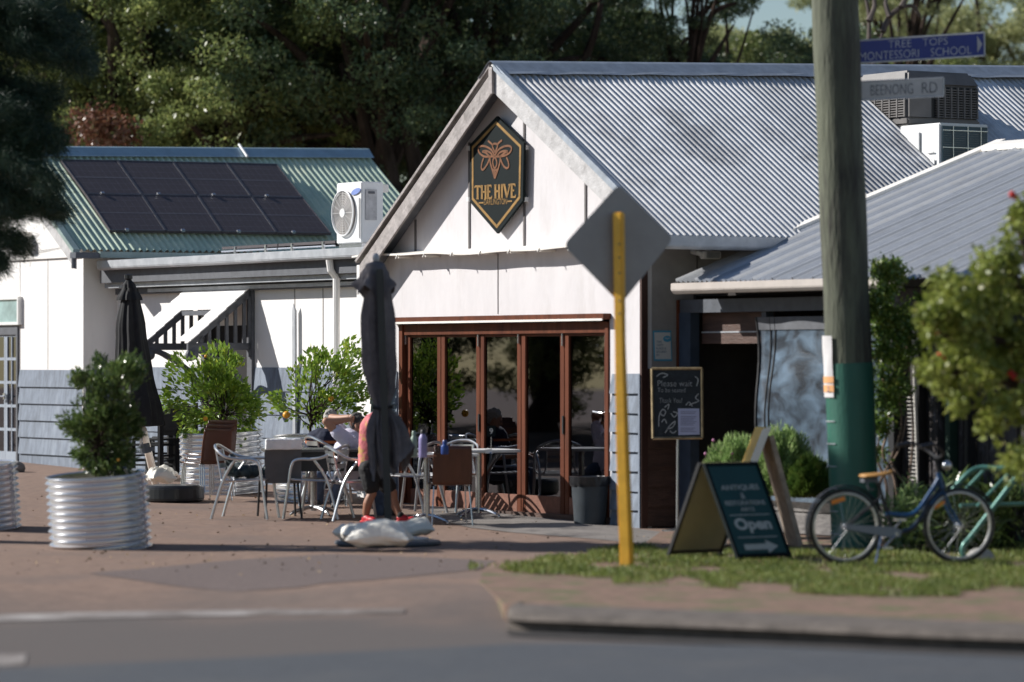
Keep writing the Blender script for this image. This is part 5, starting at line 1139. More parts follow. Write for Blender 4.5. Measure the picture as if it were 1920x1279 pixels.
mb = MB(); v = fc(.15)+nrm*.004; P_ = [(-.19, -.028), (.07, -.028), (.07, -.065), (.20, 0), (.07, .065), (.07, .028), (-.19, .028)]; mb.add([v+e*x+up_*y for x, y in P_], [(0, 1, 5, 6), (2, 3, 4), (1, 2, 4, 5)] if 0 else [(0, 1, 5, 6), (2, 3, 4)]); mb.build('arrow', M['offwhite'], t)
settle(t, c0)
t = thing('sandwich_board', 'second sandwich board seen edge-on, white and yellow, behind the green one', 'sign'); Yq = 35.6
tp = W(1436, 803, Yq); L0 = W(1350, 1040, Yq); L0.z = .01; R0 = W(1497, 1030, Yq+.1); R0.z = .01; dv = Vector((-.07, .5, 0))
M['yell'] = mat('yellow_face', (.7, .42, .06), .5); M['ply'] = mat('raw_timber', (.34, .27, .21), .8, var=.3, scale=8)
mb = MB(); th = Vector((.02, 0, .008)); mb.prism([tp, tp+dv, L0+dv, L0], th); mb.build('panel', M['yell'], t)
mb = MB(); mb.prism([tp-dv*.06-th*1.6, tp-dv*.0-th*1.6, L0-th*1.6, L0-dv*.06-th*1.6], th*4); mb.build('frame', M['capwhite'], t)
mb = MB(); th = Vector((.02, 0, .008)); mb.prism([tp+Vector((.03, 0, -.08)), tp+dv+Vector((.03, 0, -.08)), R0+dv, R0], th); mb.prism([tp-dv*.05+Vector((.03, 0, -.08)), tp+Vector((.03, 0, -.08)), R0, R0-dv*.05], th*2); mb.build('leg_panel', M['ply'], t)
settle(t, (L0+R0)/2)

# ================================================================== SIGN POST
t = thing('warning_sign_post', 'yellow timber post carrying a grey-backed diamond sign, standing on the verge', 'sign post')
cg = Vector(Z0(1175, 1062)+(.0,)); Yp = cg.y; pts = [W(1176, 1068, Yp), W(1168, 850, Yp), W(1163, 640, Yp), W(1160, 398, Yp)]; mb = MB(); vs = []
wds = [.105, .098, .082, .088]
for p, wq in zip(pts, wds):
    for dx, dy in ((-1, -1), (1, -1), (1, 1), (-1, 1)): vs.append(p+Vector((dx*wq/2*.92+.36*dy*wq/2, dy*wq/2*.92-.36*dx*wq/2, 0)))
mb.add(vs, [(i*4+k, i*4+(k+1) % 4, (i+1)*4+(k+1) % 4, (i+1)*4+k) for i in range(3) for k in range(4)]+[(12, 13, 14, 15), (3, 2, 1, 0)]); mb.build('post', M['yellow'], t, bevel=.012)
Yd = Yp+.062; cs = [W(1160, 345, Yd), W(1263, 447, Yd+.2), W(1164, 571, Yd), W(1056, 460, Yd-.2)]
# rounded diamond
cc = sum(cs, Vector())/4; ring_ = []
for i in range(4):
    a_, b_, c_ = cs[i-1], cs[i], cs[(i+1) % 4]; k = .07
    for tt in np.linspace(0, 1, 6): p = b_+(a_-b_)*k*(1-tt)+(c_-b_)*k*tt; ring_.append(p.lerp(b_, .35*math.sin(tt*math.pi)))
mb = MB(); mb.prism(ring_, (0, .004, 0)); mb.build('sign_plate', M['signback'], t)
mb = MB()
for y in (458, 483, 512, 564, 588): mb.ball(W(1161.5, y, Yp-.048), .009, 8, 5)
mb.build('bolt', M['slat'], t); settle(t, cg)

# ================================================================== UTILITY POLE AND STREET SIGNS
def polemat(nm, c1, c2, c3):
    return mat(nm, c1, .85, col2=c2, scale=3.5, stretch=(1, 1, .16), bump=1.0, bscale=22, mix2=(c3, 3, .50, .15))
M['poletim'] = polemat('weathered_pole', (.065, .07, .052), (.12, .13, .09), (.035, .032, .028)); M['polegreen'] = mat('green_pole_paint', (.025, .12, .085), .5, var=.15, scale=4, stretch=(1, 1, .2), bump=.2)
t = thing('utility_pole', 'thick weathered timber power pole with a green painted base and paper notice', 'pole'); Yo = 35.6; cg = W(1605, 1032, Yo); cg.z = .0
ax = lambda y: W(1605-(1032-y)*.0385, y, Yo)
mb = MB(); r0 = .224
rad = lambda y: .222+.004*math.sin(y*.02)
ysp = [700-55*i for i in range(0, 42)]; mb.tube([ax(y) for y in ysp], [rad(y) for y in ysp], 40); mb.build('timber', M['poletim'], t, smooth=True)
mb = MB(); mb.tube([ax(y) for y in (1045, 900, 800, 740, 681)], [.232]*5, 40); mb.build('green_base', M['polegreen'], t, smooth=True)
mb = MB()
def onpole(y, ang, lift=.008): p = ax(y); return p+Vector((math.cos(ang), math.sin(ang), 0))*(.234+lift)
mb.grid(lambda i, j: onpole(630+115*j, R(180+4)+R(42)*i, .012+.003*math.sin(j*9+i*4)), 8, 10); M['notice'] = mat('paper_notice', (.62, .60, .60), .8, var=.08, scale=8, stretch=(1, 1, .3)); mb.build('paper_notice', M['notice'], t)
mb = MB(); mb.grid(lambda i, j: onpole(706+12*j, R(186)+R(42)*i, .018), 8, 1); mb.grid(lambda i, j: onpole(722+13*j, R(186)+R(42)*i, .018), 8, 1); M['orangelab'] = mat('orange_label', (.75, .38, .16), .7); mb.build('orange_label', M['orangelab'], t)
flat_text('2', (.025, .05), onpole(729, R(212), .022), (math.sin(R(32)), -math.cos(R(32)), 0), Z, M['greyink'], 'numeral', t)
mb = MB()
for k in range(6): mb.tube([onpole(790+42*k, R(q), .003) for q in range(182, 225, 6)], .006, 5)
mb.build('wire_band', M['gutter'], t); settle(t, cg)
def street_sign(label, corners, lines, board, ink, dd, arrow=False, border=True):
    t = thing('street_sign', label, 'street sign', 'street name signs on the power pole'); Ya, Yb = Yo-.02, Yo-.02+dd
    tl, tr_, br_, bl_ = [W(x, y, Ya if i in (0, 3) else Yb) for i, (x, y) in enumerate(corners)]; mb = MB(); n_ = (tr_-tl).cross(tl-bl_).normalized(); n_ = n_ if n_.y < 0 else -n_
    mb.prism([tl, tr_, br_, bl_], n_*-.02); mb.build('blade', board, t)
    if border:
        mb = MB()
        for A, B in ((tl, tr_), (tr_, br_), (br_, bl_)): mb.tube([A, B], .008, 4)
        mb.build('border', M['gutter'], t)
    xd = (tr_-tl).normalized(); yd = (tl-bl_).normalized()
    for tx, x0, x1, y, hh in lines:
        P0 = tl.lerp(tr_, x0).lerp(bl_.lerp(br_, x0), y); P1 = tl.lerp(tr_, x1).lerp(bl_.lerp(br_, x1), y)
        flat_text(tx, ((P1-P0).length, hh), (P0+P1)/2, xd, yd, ink, 'lettering', t, depth=.004, off=-.012)
    if arrow:
        mb = MB(); P = lambda a, b: tl.lerp(tr_, a).lerp(bl_.lerp(br_, a), b)+n_*.004; mb.add([P(.945, .12), P(.985, .5), P(.945, .88)], [(0, 1, 2)]); mb.build('arrow', M['arrowgrey'], t)
    mb = MB(); mb.tube([tl.lerp(bl_, .5)+Vector((-.25, .0, 0))-n_*.012, tl.lerp(bl_, .5)+Vector((.06, 0, 0))-n_*.012], .02, 8); mb.build('clamp', M['steel'], t); settle(t, tl.lerp(bl_, .5)); return t
M['signblue'] = mat('sign_blue', (.008, .022, .19), .4, var=.06); M['letterb'] = mat('blue_sign_letters', (.40, .42, .48), .5, var=.2, scale=30); M['arrowgrey'] = mat('arrow_grey', (.30, .30, .34), .5)
M['signwhite'] = mat('sign_white', (.42, .42, .43), .6, var=.08); M['inkfade'] = mat('faded_ink', (.10, .11, .13), .7, var=.5, scale=18)
street_sign('blue street sign reading TREE TOPS MONTESSORI SCHOOL on the power pole', [(1598, 77), (1845, 61), (1846, 104), (1598, 119)], [('TREE', .27, .445, .26, .070), ('TOPS', .53, .72, .26, .070), ('MONTESSORI', .055, .50, .72, .078), ('SCHOOL', .59, .90, .72, .078)], M['signblue'], M['letterb'], .35, True)
street_sign('plain white street sign reading BEENONG RD below the blue one', [(1600, 154), (1769, 146), (1769, 180), (1600, 189)], [('BEENONG', .19, .66, .5, .10), ('RD', .76, .93, .5, .10)], M['signwhite'], M['inkfade'], .2, border=True)

# ================================================================== BICYCLE
bk = thing('bicycle', 'blue and black step-through bicycle with tan saddle leaning by the power pole', 'bicycle')
rc = Vector(Z0(1585, 1063)+(.012,)); fcx = rc+Vector((1.0, .26, 0)).normalized()*1.05; ed = (fcx-rc).normalized(); nd = Vector((ed.y, -ed.x, 0))
def K(x, z, o=0): return rc+ed*x+Z*z+nd*o
WR2 = .335
def wheel(x0):
    wh = link('wheel', None, bk)
    cir = lambda r, n=56: [K(x0+r*math.cos(2*math.pi*i/n), WR2+r*math.sin(2*math.pi*i/n)) for i in range(n)]
    mb = MB(); mb.tube(cir(WR2-.018), .019, 8, closed=True); mb.build('tyre', M['blackgloss'], wh, smooth=True)
    mb = MB(); mb.tube(cir(WR2-.045), .013, 8, closed=True); M.setdefault('rim', mat('rim_metal', (.62, .60, .55), .3, metal=.6)); mb.build('rim', M['rim'], wh, smooth=True)
    mb = MB()
    for i in range(32):
        an = 2*math.pi*i/32; s_ = 1 if i % 2 else -1; mb.tube([K(x0+.02*math.cos(an+s_*1.2), WR2+.02*math.sin(an+s_*1.2), s_*.03), K(x0+(WR2-.05)*math.cos(an), WR2+(WR2-.05)*math.sin(an))], .0012, 3)
    mb.build('spokes', M['steel'], wh)
    mb = MB(); mb.tube([K(x0, WR2, -.055), K(x0, WR2, .055)], .022, 10); mb.build('hub', M['steel'], wh)
wheel(0); wheel(1.05)
M['bikeblue'] = mat('bike_blue', (.012, .065, .17), .3, var=.1); M['guard'] = mat('chain_guard', (.22, .24, .28), .35, var=.1); M['orangeref'] = mat('orange_reflector', (.85, .25, .02), .3)
M['mudblack'] = mat('dark_blue_frame', (.006, .016, .035), .3); bb_ = (.44, .27); hd_ = (.86, .80); hdb = (.90, .64); st_ = (.30, .72)
mb = MB(); mb.tube(bez([K(*bb_), K(.62, .32), K(.76, .50), K(hdb[0]-.02, hdb[1]+.02)], 6), .022, 10); mb.build('lower_tube', M['mudblack'], bk, smooth=True); mb = MB(); mb.tube([K(.78, .52), K(.84, .60), K(*hdb)], .026, 8); mb.tube([K(*hdb), K(*hd_)], .024, 10); mb.tube(bez([K(.37, .45), K(.62, .44), K(.78, .62), K(hd_[0]+.01, hd_[1]-.04)], 6), .020, 10); mb.build('frame', M['bikeblue'], bk, smooth=True)
mb = MB(); mb.tube([K(*bb_), K(*st_)], .018, 8)
for s in (-1, 1): mb.tube([K(*bb_), K(0, WR2, s*.06)], .010, 6); mb.tube([K(.34, .60), K(0, WR2, s*.06)], .009, 6)
mb.build('rear_frame', M['black'], bk)
mb = MB()
for s in (-1, 1): mb.tube(bez([K(.905, .62, s*.03), K(.96, .48, s*.05), K(1.05, WR2, s*.055)], 5), .011, 7)
mb.build('fork', M['bikeblue'], bk)
mb = MB()
for (x0, a0, a1) in ((0, 20, 205), (1.05, 35, 170)):
    vs = []; n = 30
    for i in range(n+1):
        an = R(a0+(a1-a0)*i/n)
        for s, rr_ in ((-.03, WR2+.014), (-.018, WR2+.028), (.018, WR2+.028), (.03, WR2+.014)): vs.append(K(x0+rr_*math.cos(an), WR2+rr_*math.sin(an), s))
    mb.add(vs, [(i*4+k, i*4+k+1, (i+1)*4+k+1, (i+1)*4+k) for i in range(n) for k in range(3)])
mb.build('mudguard', M['blackgloss'], bk)
mb = MB(); mb.prism([K(-.02, .36, .062), K(.42, .335, .062), K(.50, .30, .062), K(.48, .24, .062), K(.40, .235, .062), K(-.02, .315, .062)], nd*.008); mb.build('chain_guard', M['guard'], bk, bevel=.004)
mb = MB(); mb.tube([K(*bb_, -.07), K(*bb_, .08)], .016, 8); mb.tube([K(.44, .27, .08), K(.33, .16, .085)], .009, 6); mb.box(K(.33, .155, .13), ed*.09, nd*.08, Z*.02); mb.tube([K(.44, .27, -.08), K(.55, .38, -.085)], .009, 6); mb.box(K(.55, .385, -.13), ed*.09, nd*.08, Z*.02); mb.build('pedal', M['steel'], bk)
mb = MB()
sad = [(-.02+.0, .02), (.0, .09), (.06, .095), (.12, .07), (.2, .035), (.27, .022)]; vs = []
for i, (x, wq) in enumerate(sad):
    for k in range(8): an = 2*math.pi*k/8; vs.append(K(.155+x, .775+.012*(x > .2)+.018*math.sin(an)*(1 if i else .3)+(.02*(x/.27)), wq*math.cos(an)))
mb.add(vs, [(i*8+k, i*8+(k+1) % 8, (i+1)*8+(k+1) % 8, (i+1)*8+k) for i in range(5) for k in range(8)]+[tuple(range(8)), tuple(range(40, 48))]); M['tan'] = mat('tan_saddle', (.52, .27, .08), .45, var=.15); mb.build('saddle', M['tan'], bk, smooth=True)
mb = MB(); mb.box(K(.22, .735), ed*.13, nd*.10, Z*.03); mb.tube([K(.30, .70), K(.27, .76)], .014, 8); mb.tube(bez([K(.18, .73, .05), K(.2, .66, .05), K(.26, .66, .0)], 4), .01, 5); mb.build('seat_post', M['slat'], bk)
mb = MB(); mb.tube([K(hd_[0], hd_[1]), K(.83, .92)], .014, 8); mb.tube(bez([K(.60, 1.03, .28), K(.72, 1.05, .26), K(.84, .97, .16), K(.85, .93, 0), K(.84, .97, -.16), K(.72, 1.05, -.26), K(.60, 1.03, -.28)], 6), .013, 8); mb.build('handlebar', M['black'], bk)
mb = MB(); mb.tube([K(.58, 1.03, .28), K(.70, 1.05, .265)], .019, 8); mb.build('grip', M['blackgloss'], bk); mb = MB(); mb.tube([K(.58, 1.03, -.28), K(.70, 1.05, -.265)], .019, 8); mb.build('grip', M['blackgloss'], bk)
mb = MB(); mb.ball(K(.94, .86), (.045, .045, .045), 12, 8); mb.build('headlamp', M['steel'], bk, smooth=True)
mb = MB(); mb.box(K(-.07, .565, .012), ed*.12+Z*.035, nd*.012, Z*.035-ed*.008); mb.build('reflector', M['orangeref'], bk); mb = MB(); mb.box(K(.86, .52, .03), ed*.09+Z*.05, nd*.012, Z*.03); mb.build('reflector', M['orangeref'], bk)
mb = MB(); mb.tube([K(.30, .25, .07), K(.20, .02, .2)], .009, 6); mb.build('kickstand', M['steel'], bk)
settle(bk, rc+ed*.5)
# bike rack
rk = thing('bike_rack', 'teal galvanised tube bike rack on the grass at the right edge', 'rack'); Yr = 32.9
pR = lambda x, y, d=0: W(x, y, Yr+d)
mb = MB(); mb.tube(bez([pR(1822, 1062), pR(1806, 1040), pR(1808, 1022), pR(1826, 1000), pR(1898, 905), pR(1908, 888), pR(1896, 880), pR(1868, 878, .05)], 7), .026, 10); mb.build('front_hoop', M['teal'], rk, smooth=True)
mb = MB(); mb.tube(bez([pR(1868, 878, .05), pR(1838, 877, .1), pR(1815, 888, .1), pR(1784, 921, .12)], 6), .024, 10); mb.build('top_rail', M['teal'], rk, smooth=True)
mb = MB(); mb.tube(bez([pR(1890, 890, .5), pR(1870, 910, .5), pR(1832, 950, .5)], 5), .016, 8); mb.build('rear_bar', M['teal'], rk, smooth=True)
mb = MB(); mb.tube(bez([pR(1848, 878, .4), pR(1830, 898, .4), pR(1812, 916, .45)], 5), .016, 8); mb.build('rear_bar', M['teal'], rk, smooth=True)
mb = MB(); mb.tube([pR(1800, 948, .5), pR(1960, 944, .9)], .018, 8); mb.build('rear_rail', M['teal'], rk, smooth=True)
cg = Vector(Z0(1835, 1062)+(.0,)); mb = MB(); mb.ball(W(1838, 1048, Yr+.1), (.13, .10, .10), 14, 8); mb.build('concrete_foot', M['concrete'], rk, smooth=True); settle(rk, cg)
# ================================================================== GARDEN AT THE ENTRY
pb0 = gp(1440, 1000); pb0.z = 0.0; pl = pb0-U*.5
t = thing('timber_planter', 'long weathered grey timber planter box of the lavender, behind the sandwich boards', 'planter')
for k in range(2):
    mb = MB(); z = .02+.225*k; mb.box(pl+U*1.35+Z*(z+.105), U*2.7, RR*.05, Z*.215); mb.build('board', M['timber'], t, bevel=.006)
mb = MB(); mb.box(pl+U*1.35+RR*.55+Z*.22, U*2.7, RR*.05, Z*.43); mb.box(pl+RR*.28+Z*.22, U*.05, RR*.5, Z*.43); mb.build('rear_board', M['timber'], t); mb = MB(); mb.box(pl+U*1.35+RR*.28+Z*.37, U*2.6, RR*.48, Z*.05); mb.build('soil', M['soil'], t); settle(t, pl)
rg = np.random.default_rng(31)
def lavender(label, seed, px, py, rpx, hpx, Y, n, material, flowers=0, lmin=.04, lmax=.08):
    rng = np.random.default_rng(seed); t = thing('garden_bush', label, 'bush', 'bushes in the timber planter'); base = W(px, py, Y); s_ = F/Y; rx_ = rpx/s_; hz = hpx/s_
    q = rng.normal(size=(n, 3)); q[:, 2] = abs(q[:, 2]); q /= np.linalg.norm(q, axis=1)[:, None]; d = q.copy(); ph = np.arctan2(q[:, 1], q[:, 0]); lump = 1+.10*np.sin(ph*5+q[:, 2]*6+seed)+.08*np.sin(ph*9-q[:, 2]*9); q *= (rng.random((n, 1))**.35)*lump[:, None]
    P = q*np.array([rx_, rx_*.7, hz])+np.array(base); d[:, 2] += .8
    leaf_mesh('foliage', P, lmin, lmax, .16, rng, dirs=d, parent=t, material=material)
    if flowers:
        for _ in range(flowers):
            mb = MB(); an = rng.uniform(0, 6.28); p = base+Vector((rx_*.95*math.cos(an), .2*math.sin(an), hz*(.45+.6*rng.random()))); mb.ball(p, .016, 6, 4); mb.tube([p, p-Z*.12], .002, 3); mb.build('flower', M['flowpink'], t)
    settle(t, base); return t
lavender('pale grey-green bush with pink flowers beside the dark doorway', 1, 1385, 925, 66, 96, 37.6, 26000, M['lf_lav'], 14)
lavender('tall pale green lavender bush in front of the plastic blind', 2, 1468, 930, 60, 116, 36.9, 26000, M['lf_lav'])
lavender('low darker green bush at the right end of the timber planter', 3, 1520, 934, 40, 72, 36.4, 12000, M['lf_vine'])
lavender('small round green bush against the power pole', 4, 1552, 935, 14, 22, 36.3, 4000, M['lf_vine'])
# climbing vine
def pixshrub(name, label, cat, seed, lst, Y, jit, lmin, lmax, wr, per, crad, material, base, stems=(), extra=None, r_st=.02, droop=.1):
    rng = np.random.default_rng(seed); t = thing(name, label, cat); Pc = []
    for (px, py, rp, n) in lst:
        for _ in range(n):
            an = rng.uniform(0, 2*math.pi); q = rp*math.sqrt(rng.random()); Pc.append(list(W(px+q*math.cos(an), py+q*math.sin(an), Y+rng.uniform(-jit, jit))))
    C_ = np.array(Pc); n = len(C_); q = rng.normal(size=(n, per, 3)); q /= np.linalg.norm(q, axis=2)[:, :, None]; q *= rng.random((n, per, 1))**.5*crad*rng.uniform(.6, 1.4, size=(n, 1, 1))
    leaf_mesh('foliage', (C_[:, None, :]+q).reshape(-1, 3), lmin, lmax, wr, rng, droop=droop, parent=t, material=material)
    mb = MB()
    for s_ in stems:
        l = bez([W(x, y, Y+dy) for x, y, dy in s_], 5); mb.tube(l, [r_st*(1-.6*i/(len(l)-1)) for i in range(len(l))], 6)
    if stems: mb.build('stems', M['vinewood'] if 'vine' in name else M['bark'], t)
    if extra: extra(t, rng)
    settle(t, base); return t
M['vinewood'] = mat('vine_wood', (.22, .15, .11), .8, var=.3, scale=10)
pixshrub('climbing_vine', 'climbing vine with small green leaves over twisted stems right of the power pole', 'vine', 41,
         [(1665, 520, 28, 34), (1655, 570, 30, 34), (1670, 620, 36, 34), (1662, 680, 34, 26), (1690, 650, 34, 20), (1655, 740, 28, 18), (1680, 720, 26, 12), (1700, 600, 26, 14), (1648, 800, 22, 10), (1660, 775, 30, 8), (1645, 850, 14, 5), (1655, 505, 16, 8), (1725, 565, 16, 5)], 35.9, .22, .025, .06, .6, 44, .09, M['lf_vine'], gp(1680, 1000),
         stems=[[(1690, 1005, 0), (1678, 900, .02), (1655, 850, -.02), (1668, 790, 0), (1655, 700, .02), (1665, 560, 0)], [(1692, 1005, .04), (1700, 920, 0), (1672, 865, .03), (1690, 800, 0), (1680, 700, 0)], [(1640, 1000, 0), (1652, 900, 0), (1685, 845, 0), (1700, 780, 0)], [(1660, 1000, .1), (1662, 910, .1), (1645, 860, .1), (1652, 800, 0)], [(1700, 1005, .1), (1705, 900, .1), (1712, 800, .1), (1700, 650, 0)]], r_st=.018)
# low green plants behind the bicycle
pixshrub('grassy_plant', 'dark strappy green plants growing behind the bicycle and rack', 'plant', 42, [(1780, 980, 50, 14), (1740, 1000, 40, 10), (1860, 1000, 60, 18), (1890, 940, 40, 14), (1700, 985, 30, 8), (1800, 920, 25, 6)], 35.0, .4, .10, .22, .12, 40, .16, M['lf_pot'], gp(1800, 1010), droop=-.2)
pixshrub('grassy_plant', 'pale silvery plant low behind the bicycle saddle', 'plant', 43, [(1700, 940, 26, 8), (1680, 965, 24, 6)], 35.4, .2, .06, .14, .14, 40, .12, M['lf_lav'], gp(1690, 1000), droop=-.2)
# yellow-green shrub hanging in from the right
def redf(t, rng):
    mb = MB()
    for (x, y) in ((1736, 605), (1751, 618), (1762, 668), (1895, 700), (1902, 706), (1898, 365)):
        mb = MB(); p = W(x, y, 29.3); mb.ball(p, .03, 8, 6); mb.ball(p+Vector((.03, .02, -.02)), .022, 8, 6); mb.build('flower', M['flowred'], t)
pixshrub('flowering_tree', 'out-of-focus yellow-green flowering tree reaching in from the right edge', 'tree', 44,
         [(1890, 540, 60, 26), (1850, 600, 56, 24), (1780, 620, 46, 22), (1755, 575, 26, 8), (1740, 600, 20, 5), (1830, 680, 50, 20), (1770, 700, 30, 10), (1745, 695, 18, 5), (1890, 660, 50, 18), (1900, 760, 36, 12), (1870, 790, 24, 6), (1800, 745, 18, 4), (1900, 860, 24, 7), (1820, 560, 40, 12), (1870, 490, 40, 12), (1910, 420, 22, 5), (1775, 520, 20, 5), (1960, 600, 60, 20), (1960, 750, 60, 16), (1915, 385, 12, 3)],
         29.6, .5, .045, .085, .62, 44, .095, M['lf_front'], Vector((4.7, 29.8, 0)),
         stems=[[(2040, 1100, .3), (2010, 850, .3), (1960, 700, .2), (1880, 640, 0), (1800, 640, 0), (1745, 610, 0)], [(2020, 850, .3), (1960, 620, .2), (1900, 520, 0), (1860, 480, 0)], [(1980, 760, .2), (1900, 720, 0), (1830, 700, 0), (1770, 700, 0)], [(1990, 700, .2), (1930, 500, 0), (1905, 400, 0)]], r_st=.05, extra=redf)

# ================================================================== PINE AT THE LEFT
pn = thing('pine_tree', 'dark drooping she-oak pine branches hanging in at the left edge', 'tree'); rp = np.random.default_rng(51); Yn = 37.0
Pn = []; Dn = []; mb = MB()
brn = [((-260, -60), (150, 60), 60), ((-260, 40), (190, 120), 70), ((-260, 120), (110, 200), 60), ((-240, 200), (120, 270), 50), ((-240, 260), (90, 340), 50), ((-240, 330), (110, 400), 44), ((-240, 400), (40, 450), 30), ((-240, 460), (-5, 500), 24), ((-260, -120), (130, -20), 60), ((-260, 0), (90, 20), 60), ((-260, 150), (60, 240), 50), ((-240, 300), (60, 300), 50), ((-200, 350), (50, 380), 40), ((-260, 80), (140, 90), 60), ((-250, 230), (80, 190), 55)]
for (x0, y0), (x1, y1), sp_ in brn:
    for rep in range(2):
        dy0, dy1 = rp.uniform(-.5, .5), rp.uniform(-.7, .7); A = W(x0, y0-20, Yn+dy0); B = W(x1+rp.uniform(-25, 10), y1+rp.uniform(-15, 15), Yn+dy1)
        l = bez([A, A.lerp(B, .5)+Z*.12, B], 10); mb.tube(l, [.035*(1-.85*i/(len(l)-1)) for i in range(len(l))], 5)
        for i in range(110):
            tt = rp.uniform(.12, 1)**.8; p = l[min(len(l)-1, int(tt*(len(l)-1)))]; sd_ = sp_/F*Yn*(1.1-.8*tt)*1.0
            c = np.array(p)+rp.normal(size=3)*np.array([sd_*.45, .25, sd_*.42])
            k = 90; d = np.array((B-A).normalized())*.5+rp.normal(size=3)*.4; d[2] -= .25
            Pn.append(c+rp.normal(size=(k, 3))*.055); Dn.append(np.tile(d, (k, 1)))
leaf_mesh('needles', np.concatenate(Pn), .06, .14, .05, rp, dirs=np.concatenate(Dn), parent=pn, material=M['needle'])
tb = W(-420, 1000, Yn); tb.z = 0; mb.build('branches', M['bark'], pn); mb = MB(); mb.tube([tb, W(-400, 500, Yn), W(-380, 0, Yn), W(-370, -500, Yn)], [.22, .19, .15, .1], 14); mb.build('trunk', M['bark'], pn); settle(pn, tb)

# ================================================================== TREES BEHIND
def crown_proto(seed, rad, nclump, per, crad, lmin, lmax, shell=.35):
    rng = np.random.default_rng(seed); c, P = clumps(rng, (0, 0, 0), rad, nclump, per, crad, shell, .62)
    o = leaf_mesh('crown', P, lmin, lmax, .42, rng, droop=.25); me = o.data; bpy.data.objects.remove(o)
    return me, c
def trunk_mesh(seed, cl, rad, th, rt_):
    rng = np.random.default_rng(seed+9); mb = MB(); base = Vector((0, 0, -th)); fork = Vector((rng.uniform(-.3, .3), 0, -rad[2]*.7))
    l = limb(rng, base, fork, 5, .05); mb.tube(l, [rt_*(1.1-.35*i/(len(l)-1)) for i in range(len(l))], 10)
    for k in rng.choice(len(cl), 26, replace=False):
        p = Vector(cl[k]); mid = fork.lerp(p, .5)+Vector(rng.normal(size=3))*rad[0]*.10+Z*.2; l = bez([fork-Z*rng.uniform(0, .8), mid, p], 6); mb.tube(l, [rt_*.42*(1-.8*i/(len(l)-1)) for i in range(len(l))], 6)
    me_o = mb.build('trunk', M['bark']); me = me_o.data; bpy.data.objects.remove(me_o); return me
PR = {}
for key, (seed, rad, nc, per, cr, l0, l1, th, rt_) in dict(A=(61, (4.2, 4.0, 3.8), 230, 380, .50, .06, .125, 8.5, .34), B=(62, (3.4, 3.2, 3.0), 170, 380, .46, .06, .12, 7.5, .28), C=(63, (3.0, 3.0, 2.3), 85, 380, .40, .06, .12, 6.0, .22)).items():
    cm, cl = crown_proto(seed, rad, nc, per, cr, l0, l1); PR[key] = (cm, trunk_mesh(seed, cl, rad, th, rt_), th)
def tree(px, py, Y, key, mt, label, rz=0, sc=1.0, group='trees behind the roofs', name='gum_tree'):
    cm, tm, th = PR[key]; c = W(px, py, Y); t = thing(name, label, 'tree', group); base = Vector((c.x, c.y, gz(c.x, c.y)-.1)); t.location = base; t.rotation_euler = (0, 0, rz)
    kz = (c.z-base.z)/th
    me = cm if cm.materials and cm.materials[0] == M[mt] else (cm.copy() if cm.materials else cm); me.materials.clear(); me.materials.append(M[mt])
    o = link('crown', me, t); o.location = (0, 0, c.z-base.z); o.scale = (sc, sc, sc)
    q = link('trunk', tm, t); q.location = (0, 0, c.z-base.z); q.scale = (sc, sc, kz) if kz > sc else (sc, sc, sc)
    if not tm.materials: tm.materials.append(M['bark'])
    return t
D_, M_, B_ = 'lf_dark', 'lf_mid', 'lf_bright'
for args in [
    (150, 90, 66, 'A', M_, 'broad olive green tree behind the left end of the green roof', .3, 1.0),
    (330, 60, 64, 'A', M_, 'full olive tree behind the middle of the green roof', 1.9, 1.0),
    (520, 40, 67, 'A', D_, 'dark green tree behind the right end of the green roof', 3.1, 1.05),
    (700, 20, 63, 'B', D_, 'dark tree with forked trunk left of the gable apex', 4.2, 1.1),
    (860, -30, 66, 'A', D_, 'very dark tree directly behind the gable apex', 5.1, 1.0),
    (620, 190, 72, 'B', D_, 'low dark tree in the gap beside the left air conditioner', 2.2, 1.0),
    (420, 200, 72, 'B', M_, 'low olive tree behind the middle of the green roof', 2.9, 1.0),
    (240, 230, 72, 'C', M_, 'low tree behind the solar panels', 1.2, 1.0),
    (965, 45, 72, 'B', D_, 'dark tree behind the left part of the silver ridge', .8, 1.0),
    (1120, 185, 80, 'C', B_, 'paler tree over the silver ridge, right of the darkest one', 1.4, 1.0),
    (1225, 215, 70, 'C', M_, 'low olive tree just above the middle of the silver ridge', 2.4, .9),
    (1410, 205, 70, 'C', D_, 'dark rounded tree just left of the power pole', 3.3, 1.0),
    (1330, 235, 84, 'C', B_, 'pale distant tree between the olive and dark rounded trees', .2, 1.0),
    (1490, 190, 82, 'C', B_, 'pale tree behind the top of the power pole', 5.0, 1.1),
    (1650, 235, 76, 'C', M_, 'olive tree behind the blue street sign', 4.1, .95),
    (1775, 170, 82, 'C', B_, 'pale gum tree above the roof cooler', 2.0, 1.0),
    (1900, 110, 80, 'C', B_, 'pale gum tree at the top right corner', 3.0, 1.1),
    (1570, 245, 88, 'C', M_, 'distant olive tree right behind the power pole', 1.0, 1.1),
    (1285, -25, 66, 'C', D_, 'small dark crown crossing the sky above the silver roof', 2.1, .5),
    (1700, -50, 74, 'C', B_, 'small pale crown above the blue street sign', 2.7, .55),
    (20, 60, 70, 'A', D_, 'dark tree behind the pine at the left edge', 2.6, 1.0),
    (-200, 60, 74, 'A', D_, 'dark tree left of the photo edge', 2.6, 1.0),
]: tree(*args)
# red-leaved bush over the green roof
pixshrub('red_bush', 'reddish bush with white blossom just above the left end of the green ridge', 'bush', 71, [(190, 245, 28, 26), (160, 230, 22, 14), (235, 262, 20, 10), (215, 235, 18, 8)], 60.5, .6, .06, .13, .5, 40, .3, leafmat('leaf_red', (.14, .05, .03), (.22, .10, .06), (.10, .12, .04), .4, .2), gp(190, 880))
